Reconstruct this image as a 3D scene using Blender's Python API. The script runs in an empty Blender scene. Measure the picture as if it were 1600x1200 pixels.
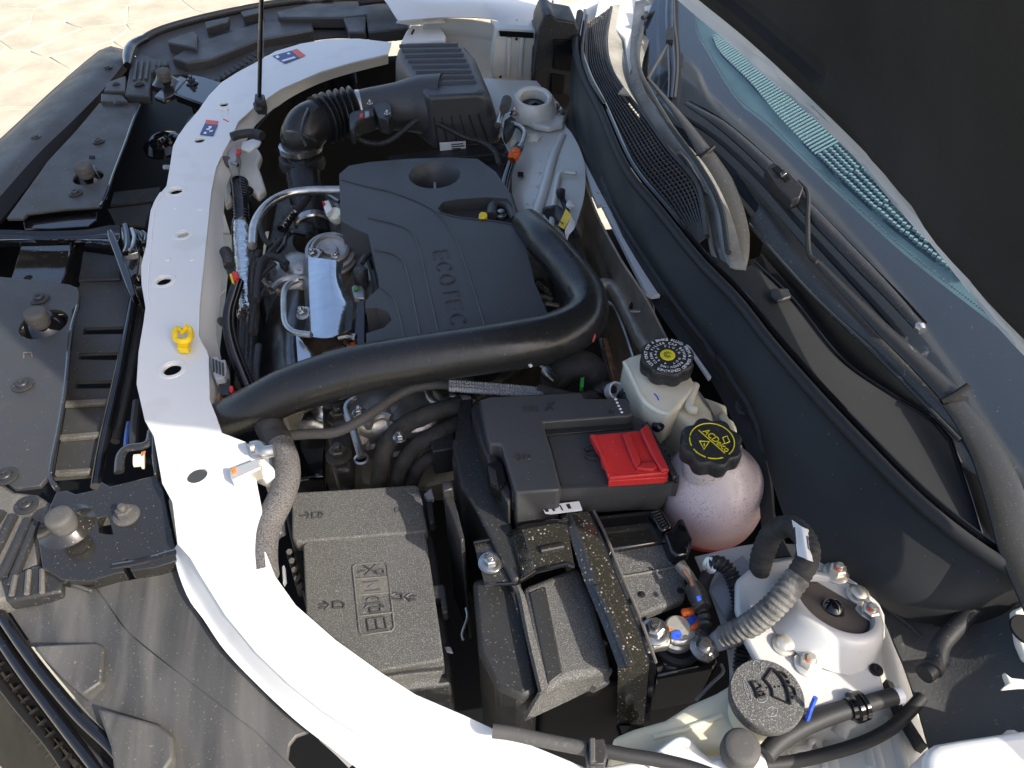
import bpy, bmesh, math, random
from mathutils import Vector, Matrix, noise
R = math.radians
random.seed(7)
S_ = bpy.context.scene
COL = S_.collection

# ---------------------------------------------------------------- camera
CAM = Vector((0, 0, 1.64))
PITCH, YAW, FPX = R(45), R(11), 1200.0
cam_d = bpy.data.cameras.new('camera')
cam_d.sensor_width = 36
cam_d.angle = 2 * math.atan(800 / FPX)
cam_d.clip_start, cam_d.clip_end = 0.02, 500
cam = bpy.data.objects.new('camera', cam_d)
COL.objects.link(cam)
cam.location = CAM
cam.rotation_euler = (math.pi / 2 - PITCH, 0, -YAW)
S_.camera = cam

# ---------------------------------------------------------------- world, sun, exposure
SUN_EL, SUN_AZ = R(39), R(135)          # azimuth clockwise from +Y: the sun stands behind the car, on the driver's side
w = bpy.data.worlds.new('World'); S_.world = w; w.use_nodes = True
nt = w.node_tree; nt.nodes.clear()
sky = nt.nodes.new('ShaderNodeTexSky'); sky.sky_type = 'NISHITA'; sky.sun_disc = False
sky.dust_density = 4.0; sky.ozone_density = .6; sky.air_density = .9; sky.sun_elevation = SUN_EL; sky.sun_rotation = SUN_AZ
bg = nt.nodes.new('ShaderNodeBackground'); bg.inputs[1].default_value = 0.15
wo = nt.nodes.new('ShaderNodeOutputWorld')
nt.links.new(sky.outputs[0], bg.inputs[0]); nt.links.new(bg.outputs[0], wo.inputs[0])
sd = bpy.data.lights.new('sun', 'SUN'); sd.energy = 3.1; sd.angle = R(0.5); sd.color = (1, .95, .86)
sun = bpy.data.objects.new('sun', sd); COL.objects.link(sun)
to_sun = Vector((math.sin(SUN_AZ) * math.cos(SUN_EL), math.cos(SUN_AZ) * math.cos(SUN_EL), math.sin(SUN_EL)))
sun.rotation_euler = to_sun.to_track_quat('Z', 'Y').to_euler()
sun.location = to_sun * 10
vs = S_.view_settings
vs.view_transform = 'Standard'; vs.look = 'None'; vs.gamma = 1; vs.exposure = 1.12
S_.cycles.max_bounces = 8; S_.cycles.transmission_bounces = 6; S_.cycles.transparent_max_bounces = 8

# ---------------------------------------------------------------- measuring: sight lines onto real heights / planes of the car
_f = Vector((math.sin(YAW) * math.cos(PITCH), math.cos(YAW) * math.cos(PITCH), -math.sin(PITCH)))
_r = Vector((math.cos(YAW), -math.sin(YAW), 0))
_u = _r.cross(_f)
def ray(x, y): return _f * FPX + _r * (x - 800) + _u * (600 - y)
def at(x, y, z):
    d = ray(x, y); return CAM + d * ((z - CAM.z) / d.z)
def atX(x, y, X):
    d = ray(x, y); return CAM + d * ((X - CAM.x) / d.x)
def atY(x, y, Y):
    d = ray(x, y); return CAM + d * ((Y - CAM.y) / d.y)
def atD(x, y, ref):      # straight above / below a known point (same forward distance)
    d = ray(x, y); h = Vector((_f.x, _f.y, 0)).normalized()
    return CAM + d * ((ref - CAM).dot(h) / d.dot(h))
def atP(x, y, a, k):     # on the tilted plane z = a + k*X
    d = ray(x, y); return CAM + d * ((a + k * CAM.x - CAM.z) / (d.z - k * d.x))
def S(s, z=None):
    out = []
    for t in s.split():
        v = [float(q) for q in t.split(',')]
        out.append(at(v[0], v[1], v[2] if len(v) > 2 else z))
    return out
def WS(s, off=0.0): return [atP(float(t.split(',')[0]), float(t.split(',')[1]), .70 + off, .5) for t in s.split()]

# ---------------------------------------------------------------- materials
MATS = {}
def mat(name, col, rough=.5, metal=0, bump=None, speck=None, var=None, coat=0, trans=0, sss=0, spec=.5, rvar=0, bands=None, ior=1.45, alpha=None, drops=None, streak=None):
    m = bpy.data.materials.new(name); m.use_nodes = True
    n = m.node_tree.nodes; l = m.node_tree.links; b = n['Principled BSDF']
    i = b.inputs
    c4 = (*col, 1)
    i['Base Color'].default_value = c4; i['Roughness'].default_value = rough; i['Metallic'].default_value = metal
    i['Specular IOR Level'].default_value = spec; i['IOR'].default_value = ior
    i['Coat Weight'].default_value = coat; i['Coat Roughness'].default_value = .06
    i['Transmission Weight'].default_value = trans
    if sss:
        i['Subsurface Weight'].default_value = sss; i['Subsurface Radius'].default_value = (.03, .02, .012); i['Subsurface Scale'].default_value = .5
    tc = n.new('ShaderNodeTexCoord')
    def tex(scale, detail=3, typ='Noise'):
        t = n.new('ShaderNodeTex' + typ); t.inputs['Scale'].default_value = scale
        if typ == 'Noise': t.inputs['Detail'].default_value = detail
        l.new(tc.outputs['Object'], t.inputs['Vector']); return t
    def ramp(src, a, bb):
        r = n.new('ShaderNodeMapRange'); r.inputs[1].default_value = a; r.inputs[2].default_value = bb
        l.new(src, r.inputs[0]); return r.outputs[0]
    def mixc(fac, A, Bc):
        x = n.new('ShaderNodeMix'); x.data_type = 'RGBA'
        if isinstance(fac, float): x.inputs[0].default_value = fac
        else: l.new(fac, x.inputs[0])
        for s, v in ((6, A), (7, Bc)):
            if isinstance(v, tuple): x.inputs[s].default_value = v
            else: l.new(v, x.inputs[s])
        return x.outputs[2]
    cur = c4
    if var:
        sc, am = var
        t = tex(sc, 4)
        cur = mixc(ramp(t.outputs['Fac'], .3, .7), tuple([q * (1 - am) for q in col] + [1]), tuple([min(1, q * (1 + am)) for q in col] + [1]))
    if speck:
        for sc, thr, sc_col, am in ([speck] if not isinstance(speck, list) else speck):
            t = tex(sc, 2)
            f = ramp(t.outputs['Fac'], thr, thr + .06)
            mm = n.new('ShaderNodeMath'); mm.operation = 'MULTIPLY'; mm.inputs[1].default_value = am; l.new(f, mm.inputs[0])
            cur = mixc(mm.outputs[0], cur, (*sc_col, 1))
    if streak:                                  # wiped / run-off streaks of dust
        ang, sc, scol, am = streak
        mp = n.new('ShaderNodeMapping'); mp.inputs['Rotation'].default_value = (0, 0, R(ang)); mp.inputs['Scale'].default_value = (sc, sc * .09, sc)
        l.new(tc.outputs['Object'], mp.inputs[0]); t = n.new('ShaderNodeTexNoise'); t.inputs['Scale'].default_value = 1; t.inputs['Detail'].default_value = 6; t.inputs['Distortion'].default_value = .6
        l.new(mp.outputs[0], t.inputs['Vector'])
        mm = n.new('ShaderNodeMath'); mm.operation = 'MULTIPLY'; mm.inputs[1].default_value = am; l.new(ramp(t.outputs['Fac'], .40, .72), mm.inputs[0])
        cur = mixc(mm.outputs[0], cur, (*scol, 1))
    if drops:                                   # dried water rings / droplets
        sc, rad, dcol, am = drops
        t = tex(sc, 0, 'Voronoi'); 
        f = ramp(t.outputs['Distance'], rad, rad * .6)
        t2 = tex(sc * .4, 1)
        mm = n.new('ShaderNodeMath'); mm.operation = 'MULTIPLY'; l.new(f, mm.inputs[0]); l.new(ramp(t2.outputs['Fac'], .4, .6), mm.inputs[1])
        m2 = n.new('ShaderNodeMath'); m2.operation = 'MULTIPLY'; m2.inputs[1].default_value = am; l.new(mm.outputs[0], m2.inputs[0])
        cur = mixc(m2.outputs[0], cur, (*dcol, 1))
    if not isinstance(cur, tuple): l.new(cur, i['Base Color'])
    if rvar:
        t = tex(18, 5)
        r = n.new('ShaderNodeMapRange'); r.inputs[1].default_value = .35; r.inputs[2].default_value = .68
        r.inputs[3].default_value = max(.02, rough - rvar); r.inputs[4].default_value = min(1, rough + rvar)
        l.new(t.outputs['Fac'], r.inputs[0]); l.new(r.outputs[0], i['Roughness'])
    if bump:
        prev = None
        for sc, st, *rest in (bump if isinstance(bump, list) else [bump]):
            t = tex(sc, 3, rest[0] if rest else 'Noise')
            bp = n.new('ShaderNodeBump'); bp.inputs['Strength'].default_value = st; bp.inputs['Distance'].default_value = .001 if sc > 100 else .004
            l.new(t.outputs['Distance'] if rest and rest[0] == 'Voronoi' else t.outputs['Fac'], bp.inputs['Height'])
            if prev: l.new(prev, bp.inputs['Normal'])
            prev = bp.outputs[0]
        l.new(prev, i['Normal'])
    MATS[name] = m
    return m
DUST = (.42, .38, .31)
M = dict(
 plastic=mat('black_plastic', (.022, .0222, .0228), .47, bump=(900, .25), speck=(420, .66, DUST, .35), rvar=.08),
 panel=mat('satin_black_panel', (.038, .0382, .039), .46, bump=(1300, .12), speck=[(300, .69, DUST, .4), (60, .62, (.05, .048, .044), .5)], rvar=.08),
 cover=mat('engine_cover_plastic', (.054, .054, .055), .40, bump=(1100, .22), speck=(350, .71, DUST, .5), rvar=.05),
 grain=mat('dusty_grained_plastic', (.070, .069, .067), .62, bump=(700, .8), speck=[(900, .56, (.30, .29, .26), .55), (160, .70, (.4, .38, .34), .3)], var=(9, .15)),
 dusty=mat('dusty_grey_black_plastic', (.075, .072, .066), .6, bump=(600, .35), speck=[(500, .6, (.25, .235, .2), .5)], var=(7, .3), streak=(70, 50, (.15, .14, .12), .6)),
 shroud=mat('streaked_dusty_plastic', (.046, .0455, .0445), .52, bump=(500, .25), speck=[(420, .66, (.30, .27, .22), .4)], var=(7, .3), streak=(25, 34, (.145, .138, .124), .5)),
 gloss=mat('gloss_black_paint', (.006, .006, .007), .1, coat=.6, speck=(300, .73, DUST, .25), rvar=.05),
 bracket=mat('black_coated_metal', (.018, .017, .015), .16, coat=.7, speck=(380, .68, DUST, .4), rvar=.07),
 wet=mat('water_spotted_black_metal', (.024, .0225, .018), .2, coat=.6, drops=(210, .27, (.38, .365, .32), .7), speck=(420, .63, (.24, .225, .18), .3)),
 hose=mat('smooth_black_hose', (.017, .017, .0172), .29, bump=[(500, .08), (60, .12)], speck=[(300, .725, DUST, .5), (900, .70, DUST, .3)], rvar=.1),
 rubber=mat('black_rubber', (.02, .02, .021), .6, bump=(400, .2)),
 greyrubber=mat('dusty_grey_rubber', (.06, .058, .056), .68, bump=(700, .3), speck=(300, .62, (.14, .13, .12), .4)),
 deep=mat('deep_black_plastic', (.006, .006, .0065), .6, bump=(200, .2), spec=.25),
 white=mat('white_car_paint', (.63, .63, .615), .32, coat=.5, speck=[(240, .72, (.42, .39, .34), .4), (11, .62, (.56, .55, .51), .5)], rvar=.04),
 primer=mat('white_inner_body_paint', (.56, .55, .505), .36, coat=.25, speck=[(160, .71, (.4, .37, .3), .35), (14, .6, (.55, .52, .45), .4)]),
 tower=mat('shaded_tower_white', (.50, .495, .48), .36, coat=.25, speck=[(200, .70, (.33, .31, .26), .35), (14, .6, (.42, .40, .36), .4)]),  # body white greyed down, putting the hood's shade into the near tower's colour
 seam=mat('seam_sealer', (.70, .66, .55), .55, bump=(160, .5)),
 greymetal=mat('cast_aluminium', (.40, .385, .36), .38, .85, bump=[(260, .5), (40, .3)], var=(30, .3), rvar=.1),
 zinc=mat('zinc_plated_steel', (.46, .45, .43), .30, .95, rvar=.1, var=(60, .2)),
 darkmetal=mat('dark_stained_metal', (.10, .095, .085), .4, .7, bump=[(120, .5), (30, .4)], var=(22, .5)),
 firewall=mat('firewall_heat_shield', (.42, .385, .33), .45, .55, bump=[(24, .7), (90, .3)], var=(14, .45)),
 foil=mat('polished_heat_shield', (.60, .62, .66), .17, 1, bump=[(26, .25), (9, .4)]),
 crinkle=mat('crinkled_foil_tape', (.62, .62, .62), .24, 1, bump=[(120, 1.0), (45, 1.0)], rvar=.1),
 exhaust=mat('dark_heat_shield', (.16, .16, .165), .3, .9, bump=(14, .8), var=(18, .4)),
 rust=mat('rusty_iron', (.10, .065, .04), .75, .3, bump=(160, .6), var=(40, .5)),
 copper=mat('copper_lug', (.55, .28, .16), .4, .9, var=(80, .4)),
 brass=mat('tinned_clamp', (.78, .74, .64), .35, .75, bump=(200, .2)),
 braid=mat('grey_braided_sleeve', (.125, .116, .112), .75, bump=(420, .8, 'Voronoi'), speck=(800, .5, (.03, .028, .028), .8)),
 tape=mat('black_cloth_tape', (.035, .033, .031), .8, bump=[(400, .5), (70, .5)], var=(60, .4)),
 tapedust=mat('dusty_cloth_tape', (.13, .125, .115), .85, bump=[(500, .8), (120, .4)], var=(90, .5)),
 red=mat('red_plastic', (.56, .030, .028), .42, bump=(800, .15), var=(26, .16), speck=(260, .68, (.62, .30, .26), .35), rvar=.08),
 yellow=mat('yellow_plastic', (.80, .55, .01), .4, var=(60, .15)),
 ypaint=mat('yellow_print', (.75, .62, .02), .5),
 wprint=mat('white_print', (.75, .75, .73), .55),
 orange=mat('orange_paint_mark', (.75, .12, .02), .5, var=(200, .5)),
 blue=mat('blue_paint_mark', (.03, .09, .55), .5, var=(200, .4)),
 green=mat('green_plastic', (.05, .35, .05), .45),
 label=mat('white_label', (.78, .77, .76), .45, var=(40, .06)),
 ink=mat('black_ink', (.02, .02, .025), .6),
 decalblue=mat('blue_label', (.025, .06, .20), .4),
 decalred=mat('red_label', (.62, .10, .07), .4),
 bulbgrey=mat('clip_grey', (.28, .29, .31), .5, bump=(300, .3)),
 brake=mat('cream_translucent_plastic', (.80, .74, .58), .42, sss=.35, bump=(40, .25), var=(16, .1)),
 tank=mat('washer_tank_plastic', (.72, .68, .52), .4, sss=.4, bump=(30, .2), var=(9, .12)),
 wiperpl=mat('wiper_black_paint', (.022, .022, .021), .38, speck=[(700, .66, DUST, .22)], rvar=.08),
 cowl=mat('cowl_plastic', (.025, .025, .0245), .55, spec=.3, bump=(1200, .12), rvar=.05, var=(5, .2), speck=(260, .735, DUST, .4)),
 cowldust=mat('dust_covered_cowl_plastic', (.25, .24, .21), .55, bump=(300, .25), speck=[(120, .55, (.32, .295, .25), .6), (420, .62, (.4, .37, .31), .5)], var=(14, .35)),
 armpl=mat('dusty_wiper_arm_paint', (.045, .044, .040), .45, speck=[(200, .68, (.32, .3, .25), .45), (600, .6, (.2, .19, .16), .25)], rvar=.1, coat=.1),
 liner=mat('hood_liner_felt', (.030, .0305, .030), .9, bump=[(700, .6), (40, .3)], speck=(500, .70, (.08, .075, .07), .5), var=(4, .25), spec=.2),
 felt=mat('black_fender_liner', (.060, .0595, .057), .75, bump=[(420, .5), (30, .4)], speck=[(220, .68, (.25, .24, .22), .3), (30, .62, (.07, .068, .062), .5)], var=(8, .3)),
 frit=mat('windscreen_black_border', (.030, .038, .048), .13, spec=.6, coat=.5, speck=(280, .72, (.30, .31, .33), .35), rvar=.04),
 glass=mat('tinted_windscreen_glass', (.55, .80, .82), .02, trans=1, ior=1.12),
 dash=mat('dashboard_pad', (.135, .165, .17), .6, var=(10, .2)),
 dashdot=mat('dashboard_vent', (.22, .255, .255), .6),
 stone=mat('stamped_stone', (.385, .35, .27), .8, bump=[(30, .5), (220, .4)], var=(5, .16), speck=(18, .6, (.43, .395, .315), .5)),
 joint=mat('sand_joint', (.43, .395, .31), .9, bump=(120, .5)),
 mountrub=mat('brown_grey_rubber', (.085, .072, .064), .6, bump=(160, .3), var=(30, .3)),
 lens=mat('headlamp_lens', (.012, .0115, .011), .06, spec=.12, coat=0, bump=[(8, 1.0), (3, 1.0)]),
 socket=mat('hole_black', (.004, .004, .004), .8),
)
# coolant bottle: pinkish translucent shell, red coolant showing through the bottom, condensation speckles in the upper half
def tank_mat():
    m = mat('coolant_bottle', (.62, .50, .50), .33, sss=.25, coat=.2)
    n = m.node_tree.nodes; l = m.node_tree.links; b = n['Principled BSDF']
    tc = n.new('ShaderNodeTexCoord'); sp = n.new('ShaderNodeSeparateXYZ'); l.new(tc.outputs['Object'], sp.inputs[0])
    v = n.new('ShaderNodeTexNoise'); v.inputs['Scale'].default_value = 420; v.inputs['Detail'].default_value = 1; l.new(tc.outputs['Object'], v.inputs[0])
    v2 = n.new('ShaderNodeTexNoise'); v2.inputs['Scale'].default_value = 22; l.new(tc.outputs['Object'], v2.inputs[0])
    mr = n.new('ShaderNodeMapRange'); l.new(v.outputs[0], mr.inputs[0]); mr.inputs[1].default_value = .56; mr.inputs[2].default_value = .66
    zz = n.new('ShaderNodeMapRange'); l.new(sp.outputs[2], zz.inputs[0]); zz.inputs[1].default_value = -.03; zz.inputs[2].default_value = .01
    v3 = n.new('ShaderNodeMapRange'); l.new(v2.outputs[0], v3.inputs[0]); v3.inputs[1].default_value = .3; v3.inputs[2].default_value = .55
    a = n.new('ShaderNodeMath'); a.operation = 'MULTIPLY'; l.new(mr.outputs[0], a.inputs[0]); l.new(zz.outputs[0], a.inputs[1])
    a2 = n.new('ShaderNodeMath'); a2.operation = 'MULTIPLY'; l.new(a.outputs[0], a2.inputs[0]); l.new(v3.outputs[0], a2.inputs[1])
    cr = n.new('ShaderNodeValToRGB'); l.new(sp.outputs[2], cr.inputs[0])
    mz = n.new('ShaderNodeMapRange'); l.new(sp.outputs[2], mz.inputs[0]); mz.inputs[1].default_value = -.08; mz.inputs[2].default_value = .08; l.new(mz.outputs[0], cr.inputs[0])
    e = cr.color_ramp.elements
    e[0].position = 0; e[0].color = (.30, .02, .03, 1); e[1].position = 1; e[1].color = (.62, .54, .51, 1)
    for p, c in ((.27, (.36, .03, .045, 1)), (.30, (.48, .26, .29, 1)), (.55, (.60, .46, .47, 1))):
        q = e.new(p); q.color = c
    x = n.new('ShaderNodeMix'); x.data_type = 'RGBA'; l.new(a2.outputs[0], x.inputs[0]); l.new(cr.outputs[0], x.inputs[6]); x.inputs[7].default_value = (.40, .31, .31, 1)
    l.new(x.outputs[2], b.inputs['Base Color'])
    return m
M['bottle'] = tank_mat()

# ---------------------------------------------------------------- mesh helpers
def bm_new(): return bmesh.new()
def _ngon(bm, vs):
    try: return bm.faces.new(vs)
    except ValueError: return None
def b_prism(bm, top, h, flare=0.0):
    """solid below a polygon; h = depth in z (or an explicit bottom polygon)"""
    if isinstance(h, (int, float)):
        c = sum(top, Vector()) / len(top)
        bot = [Vector((c.x + (p.x - c.x) * (1 + flare), c.y + (p.y - c.y) * (1 + flare), p.z - h)) for p in top]
    else: bot = h
    a = [bm.verts.new(p) for p in top]; b = [bm.verts.new(p) for p in bot]
    _ngon(bm, a); _ngon(bm, b[::-1]); n = len(a)
    for k in range(n): _ngon(bm, (a[k], a[(k + 1) % n], b[(k + 1) % n], b[k]))
    return bm
def b_loft(bm, rings, cap=True):
    rs = [[bm.verts.new(p) for p in r] for r in rings]
    n = len(rs[0])
    for i in range(len(rs) - 1):
        for k in range(n): _ngon(bm, (rs[i][k], rs[i][(k + 1) % n], rs[i + 1][(k + 1) % n], rs[i + 1][k]))
    if cap: _ngon(bm, rs[0][::-1]); _ngon(bm, rs[-1])
    return bm
def crom(pts, n):
    """Catmull-Rom resample to n points, evenly by length"""
    pts = [Vector(p) for p in pts]
    if len(pts) == 2: return [pts[0].lerp(pts[1], k / (n - 1)) for k in range(n)]
    P = [2 * pts[0] - pts[1]] + pts + [2 * pts[-1] - pts[-2]]
    fine = []
    for i in range(1, len(P) - 2):
        a, b, c, d = P[i - 1:i + 3]
        for k in range(16):
            t = k / 16
            fine.append(.5 * (2 * b + (c - a) * t + (2 * a - 5 * b + 4 * c - d) * t * t + (3 * b - a - 3 * c + d) * t ** 3))
    fine.append(P[-2])
    L = [0]
    for i in range(1, len(fine)): L.append(L[-1] + (fine[i] - fine[i - 1]).length)
    out = []; j = 0
    for k in range(n):
        s = L[-1] * k / (n - 1)
        while j < len(L) - 2 and L[j + 1] < s: j += 1
        q = (s - L[j]) / max(1e-9, L[j + 1] - L[j])
        out.append(fine[j].lerp(fine[j + 1], min(1, q)))
    return out
def plen(p): return sum((Vector(p[i + 1]) - Vector(p[i])).length for i in range(len(p) - 1))
def b_tube(bm, pts, r, seg=12, step=.008, ribs=None, flat=1.0, smooth=True, taper=None, maxn=400):
    n = max(4 if len(pts) == 2 else 4 * len(pts), min(maxn, int(plen(pts) / step) + 2))
    P = crom(pts, n) if smooth else [Vector(p) for p in pts]
    n = len(P)
    T = [(P[min(i + 1, n - 1)] - P[max(i - 1, 0)]).normalized() for i in range(n)]
    up = Vector((0, 0, 1)) if abs(T[0].z) < .9 else Vector((1, 0, 0))
    N = (up - T[0] * up.dot(T[0])).normalized()
    rings = []; L = 0
    for i in range(n):
        if i:
            L += (P[i] - P[i - 1]).length
            N = (N - T[i] * N.dot(T[i])).normalized()
        B = T[i].cross(N)
        q = i / (n - 1)
        if isinstance(r, (list, tuple)):
            f = q * (len(r) - 1); a = min(int(f), len(r) - 2); rr = r[a] + (r[a + 1] - r[a]) * (f - a)
        else: rr = r
        if ribs: rr += ribs[1] * math.sin(2 * math.pi * L / ribs[0])
        rings.append([P[i] + (N * math.cos(2 * math.pi * k / seg) * flat + B * math.sin(2 * math.pi * k / seg)) * rr for k in range(seg)])
    return b_loft(bm, rings)
def frame(axis):
    z = Vector(axis).normalized(); x = Vector((1, 0, 0)) if abs(z.x) < .8 else Vector((0, 1, 0))
    x = (x - z * x.dot(z)).normalized(); return x, z.cross(x), z
def b_lathe(bm, c, axis, prof, seg=32, lobes=None, cap=True):
    """prof = [(radius, height)...]; lobes = (count, depth, first ring, last ring)"""
    x, y, z = frame(axis); rings = []
    for j, (r, h) in enumerate(prof):
        ring = []
        for k in range(seg):
            a = 2 * math.pi * k / seg; q = r
            if lobes and lobes[2] <= j <= lobes[3]: q = r * (1 - lobes[1] * (.5 - .5 * math.cos(lobes[0] * a)) ** 1.5)
            ring.append(Vector(c) + (x * math.cos(a) + y * math.sin(a)) * q + z * h)
        rings.append(ring)
    return b_loft(bm, rings, cap)
def b_box(bm, c, s, rz=0, m3=None):
    mm = Matrix.Translation(c) @ (m3.to_4x4() if m3 is not None else Matrix.Rotation(rz, 4, 'Z')) @ Matrix.Diagonal((*s, 1))
    bmesh.ops.create_cube(bm, size=1, matrix=mm); return bm
def b_sheet(bm, rows, thick=.003, nu=24, nv=None, down=True):
    nv = nv or 6 * (len(rows) - 1) + 1
    R1 = [crom(r, nu) for r in rows]
    cols = [crom([R1[i][k] for i in range(len(rows))], nv) if len(rows) > 2 else [R1[0][k].lerp(R1[1][k], t / (nv - 1)) for t in range(nv)] for k in range(nu)]
    g = [[cols[k][i] for k in range(nu)] for i in range(nv)]
    # offset along normals for thickness
    top = [[bm.verts.new(p) for p in r] for r in g]
    def nrm(i, k):
        a = g[min(i + 1, nv - 1)][k] - g[max(i - 1, 0)][k]; b = g[i][min(k + 1, nu - 1)] - g[i][max(k - 1, 0)]
        q = a.cross(b); q.normalize()
        return q if q.z >= 0 else -q
    bot = [[bm.verts.new(g[i][k] - nrm(i, k) * thick) for k in range(nu)] for i in range(nv)]
    for i in range(nv - 1):
        for k in range(nu - 1):
            _ngon(bm, (top[i][k], top[i][k + 1], top[i + 1][k + 1], top[i + 1][k]))
            _ngon(bm, (bot[i][k], bot[i + 1][k], bot[i + 1][k + 1], bot[i][k + 1]))
    for i in range(nv - 1):
        for k in (0, nu - 1): _ngon(bm, (top[i][k], top[i + 1][k], bot[i + 1][k], bot[i][k]))
    for k in range(nu - 1):
        for i in (0, nv - 1): _ngon(bm, (top[i][k], top[i][k + 1], bot[i][k + 1], bot[i][k]))
    return bm

def tag(o, label=None, cat=None, group=None, kind=None):
    for k, v in (('label', label), ('category', cat), ('group', group), ('kind', kind)):
        if v: o[k] = v
    return o
def thing(name, label, cat, loc, group=None):
    o = bpy.data.objects.new(name, None); COL.objects.link(o); o.location = loc; o.empty_display_size = .03
    return tag(o, label, cat, group)
def fin(bm, name, smooth=38):
    bmesh.ops.remove_doubles(bm, verts=bm.verts, dist=1e-6)
    bmesh.ops.recalc_face_normals(bm, faces=bm.faces)
    me = bpy.data.meshes.new(name); bm.to_mesh(me); bm.free()
    for p in me.polygons: p.use_smooth = True
    me.set_sharp_from_angle(angle=R(smooth))
    return me
def link(me, name, material, parent=None):
    if not me.materials: me.materials.append(material)
    o = bpy.data.objects.new(name, me); COL.objects.link(o)
    if parent is not None:
        o.parent = parent
        if parent.type == 'EMPTY':
            o.matrix_parent_inverse = Matrix.Translation(-parent.location)
    return o
def obj(name, bm, material, parent=None, bev=0, seg=2, smooth=38, sub=0, label=None, cat=None, group=None, kind=None):
    o = link(fin(bm, name, smooth), name, M[material] if isinstance(material, str) else material, parent)
    if bev:
        b = o.modifiers.new('bevel', 'BEVEL'); b.width = bev; b.segments = seg; b.limit_method = 'ANGLE'; b.angle_limit = R(28); b.use_clamp_overlap = True
    if sub:
        s = o.modifiers.new('sub', 'SUBSURF'); s.levels = s.render_levels = sub
    return tag(o, label, cat, group, kind)
def plate(name, poly, h, m, parent=None, bev=.002, seg=2, z=None, flare=0.0, **k):
    return obj(name, b_prism(bm_new(), S(poly, z) if isinstance(poly, str) else poly, h, flare), m, parent, bev, seg, **k)
def tube(name, pts, r, m, parent=None, z=None, **k):
    kk = {q: k.pop(q) for q in ('seg', 'step', 'ribs', 'flat', 'smooth', 'maxn') if q in k}
    return obj(name, b_tube(bm_new(), S(pts, z) if isinstance(pts, str) else pts, r, **kk), m, parent, **k)
def lathe(name, c, axis, prof, m, parent=None, lseg=32, lobes=None, **k):
    return obj(name, b_lathe(bm_new(), c, axis, prof, lseg, lobes), m, parent, **k)
def sheet(name, rows, m, parent=None, thick=.003, nu=24, nv=None, **k):
    return obj(name, b_sheet(bm_new(), rows, thick, nu, nv), m, parent, **k)
def cutout(o, cutters):
    """bake boolean holes into o's mesh"""
    tmp = []
    for bm in cutters:
        bmesh.ops.recalc_face_normals(bm, faces=bm.faces)
        me = bpy.data.meshes.new('tmp'); bm.to_mesh(me); bm.free()
        c = bpy.data.objects.new('tmp', me); COL.objects.link(c); tmp.append(c)
        b = o.modifiers.new('cut', 'BOOLEAN'); b.object = c; b.operation = 'DIFFERENCE'; b.solver = 'EXACT'
    bpy.context.view_layer.update()
    dg = bpy.context.evaluated_depsgraph_get()
    me = bpy.data.meshes.new_from_object(o.evaluated_get(dg))
    old = o.data; o.modifiers.clear(); o.data = me
    for c in tmp: bpy.data.objects.remove(c)
    for p in me.polygons: p.use_smooth = True
    me.set_sharp_from_angle(angle=R(30))
def cyl(c, r, h, axis=(0, 0, 1), sx=1.0):
    return b_lathe(bm_new(), Vector(c) - Vector(axis).normalized() * h / 2, axis, [(r, 0), (r, h)], 24)
def text(name, s, org, xd, yd, size, ext, m, parent, align='LEFT', space=1.0, bold=0.0):
    c = bpy.data.curves.new(name, 'FONT'); c.body = s; c.size = size; c.extrude = ext; c.align_x = align; c.align_y = 'CENTER'
    c.space_character = space; c.resolution_u = 3; c.offset = bold
    t = bpy.data.objects.new('tmp', c); COL.objects.link(t); bpy.context.view_layer.update()
    me = bpy.data.meshes.new_from_object(t.evaluated_get(bpy.context.evaluated_depsgraph_get()))
    bpy.data.objects.remove(t); bpy.data.curves.remove(c)
    x = Vector(xd).normalized(); y = Vector(yd); y = (y - x * y.dot(x)).normalized(); zz = x.cross(y)
    me.transform(Matrix.Translation(org) @ Matrix((x, y, zz)).transposed().to_4x4())
    me.materials.clear()
    return link(me, name, M[m], parent)
_VAR = {}
def place(me, name, m, loc, axis, parent=None, scale=1.0, spin=0.0, **k):
    if (me.name, m) not in _VAR: _VAR[(me.name, m)] = me.copy()
    o = link(_VAR[(me.name, m)], name, M[m], parent)
    rot = Vector(axis).to_track_quat('Z', 'Y').to_matrix().to_4x4()
    mm = Matrix.Translation(loc) @ rot @ Matrix.Rotation(spin, 4, 'Z') @ Matrix.Scale(scale, 4)
    if parent is not None and parent.type == 'EMPTY':
        o.matrix_parent_inverse = Matrix.Identity(4); mm = Matrix.Translation(-parent.location) @ mm
    o.matrix_basis = mm
    return tag(o, **k)

# shared fastener meshes (unit: metres)
def hexring(r, h, rot=0): return [Vector((r * math.cos(R(60) * k + rot), r * math.sin(R(60) * k + rot), h)) for k in range(6)]
def me_bolt():
    b = bm_new(); b_lathe(b, (0, 0, 0), (0, 0, 1), [(.0115, 0), (.0115, .0015), (.0085, .003)], 24)
    b_loft(b, [hexring(.0075, .003), hexring(.0075, .009), hexring(.006, .0102)])
    b_lathe(b, (0, 0, .0102), (0, 0, 1), [(.0036, 0), (.0036, .004), (.0028, .005)], 12); return fin(b, 'bolt')
def me_clip():
    b = bm_new(); b_lathe(b, (0, 0, 0), (0, 0, 1), [(.0105, 0), (.0108, .0012), (.0095, .002), (.0062, .0022), (.006, .0042), (.0052, .005), (.0025, .005), (.002, .0035), (.0015, .0035)], 24); return fin(b, 'clip')
def me_knob():
    b = bm_new(); b_lathe(b, (0, 0, 0), (0, 0, 1), [(.0120, 0), (.0135, .004), (.0135, .008), (.0128, .009), (.0150, .0105), (.0150, .020), (.0145, .023), (.0125, .0248), (.008, .0254), (.002, .0256)], 32); return fin(b, 'knob', 50)
BOLT, CLIP, KNOB = me_bolt(), me_clip(), me_knob()
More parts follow.
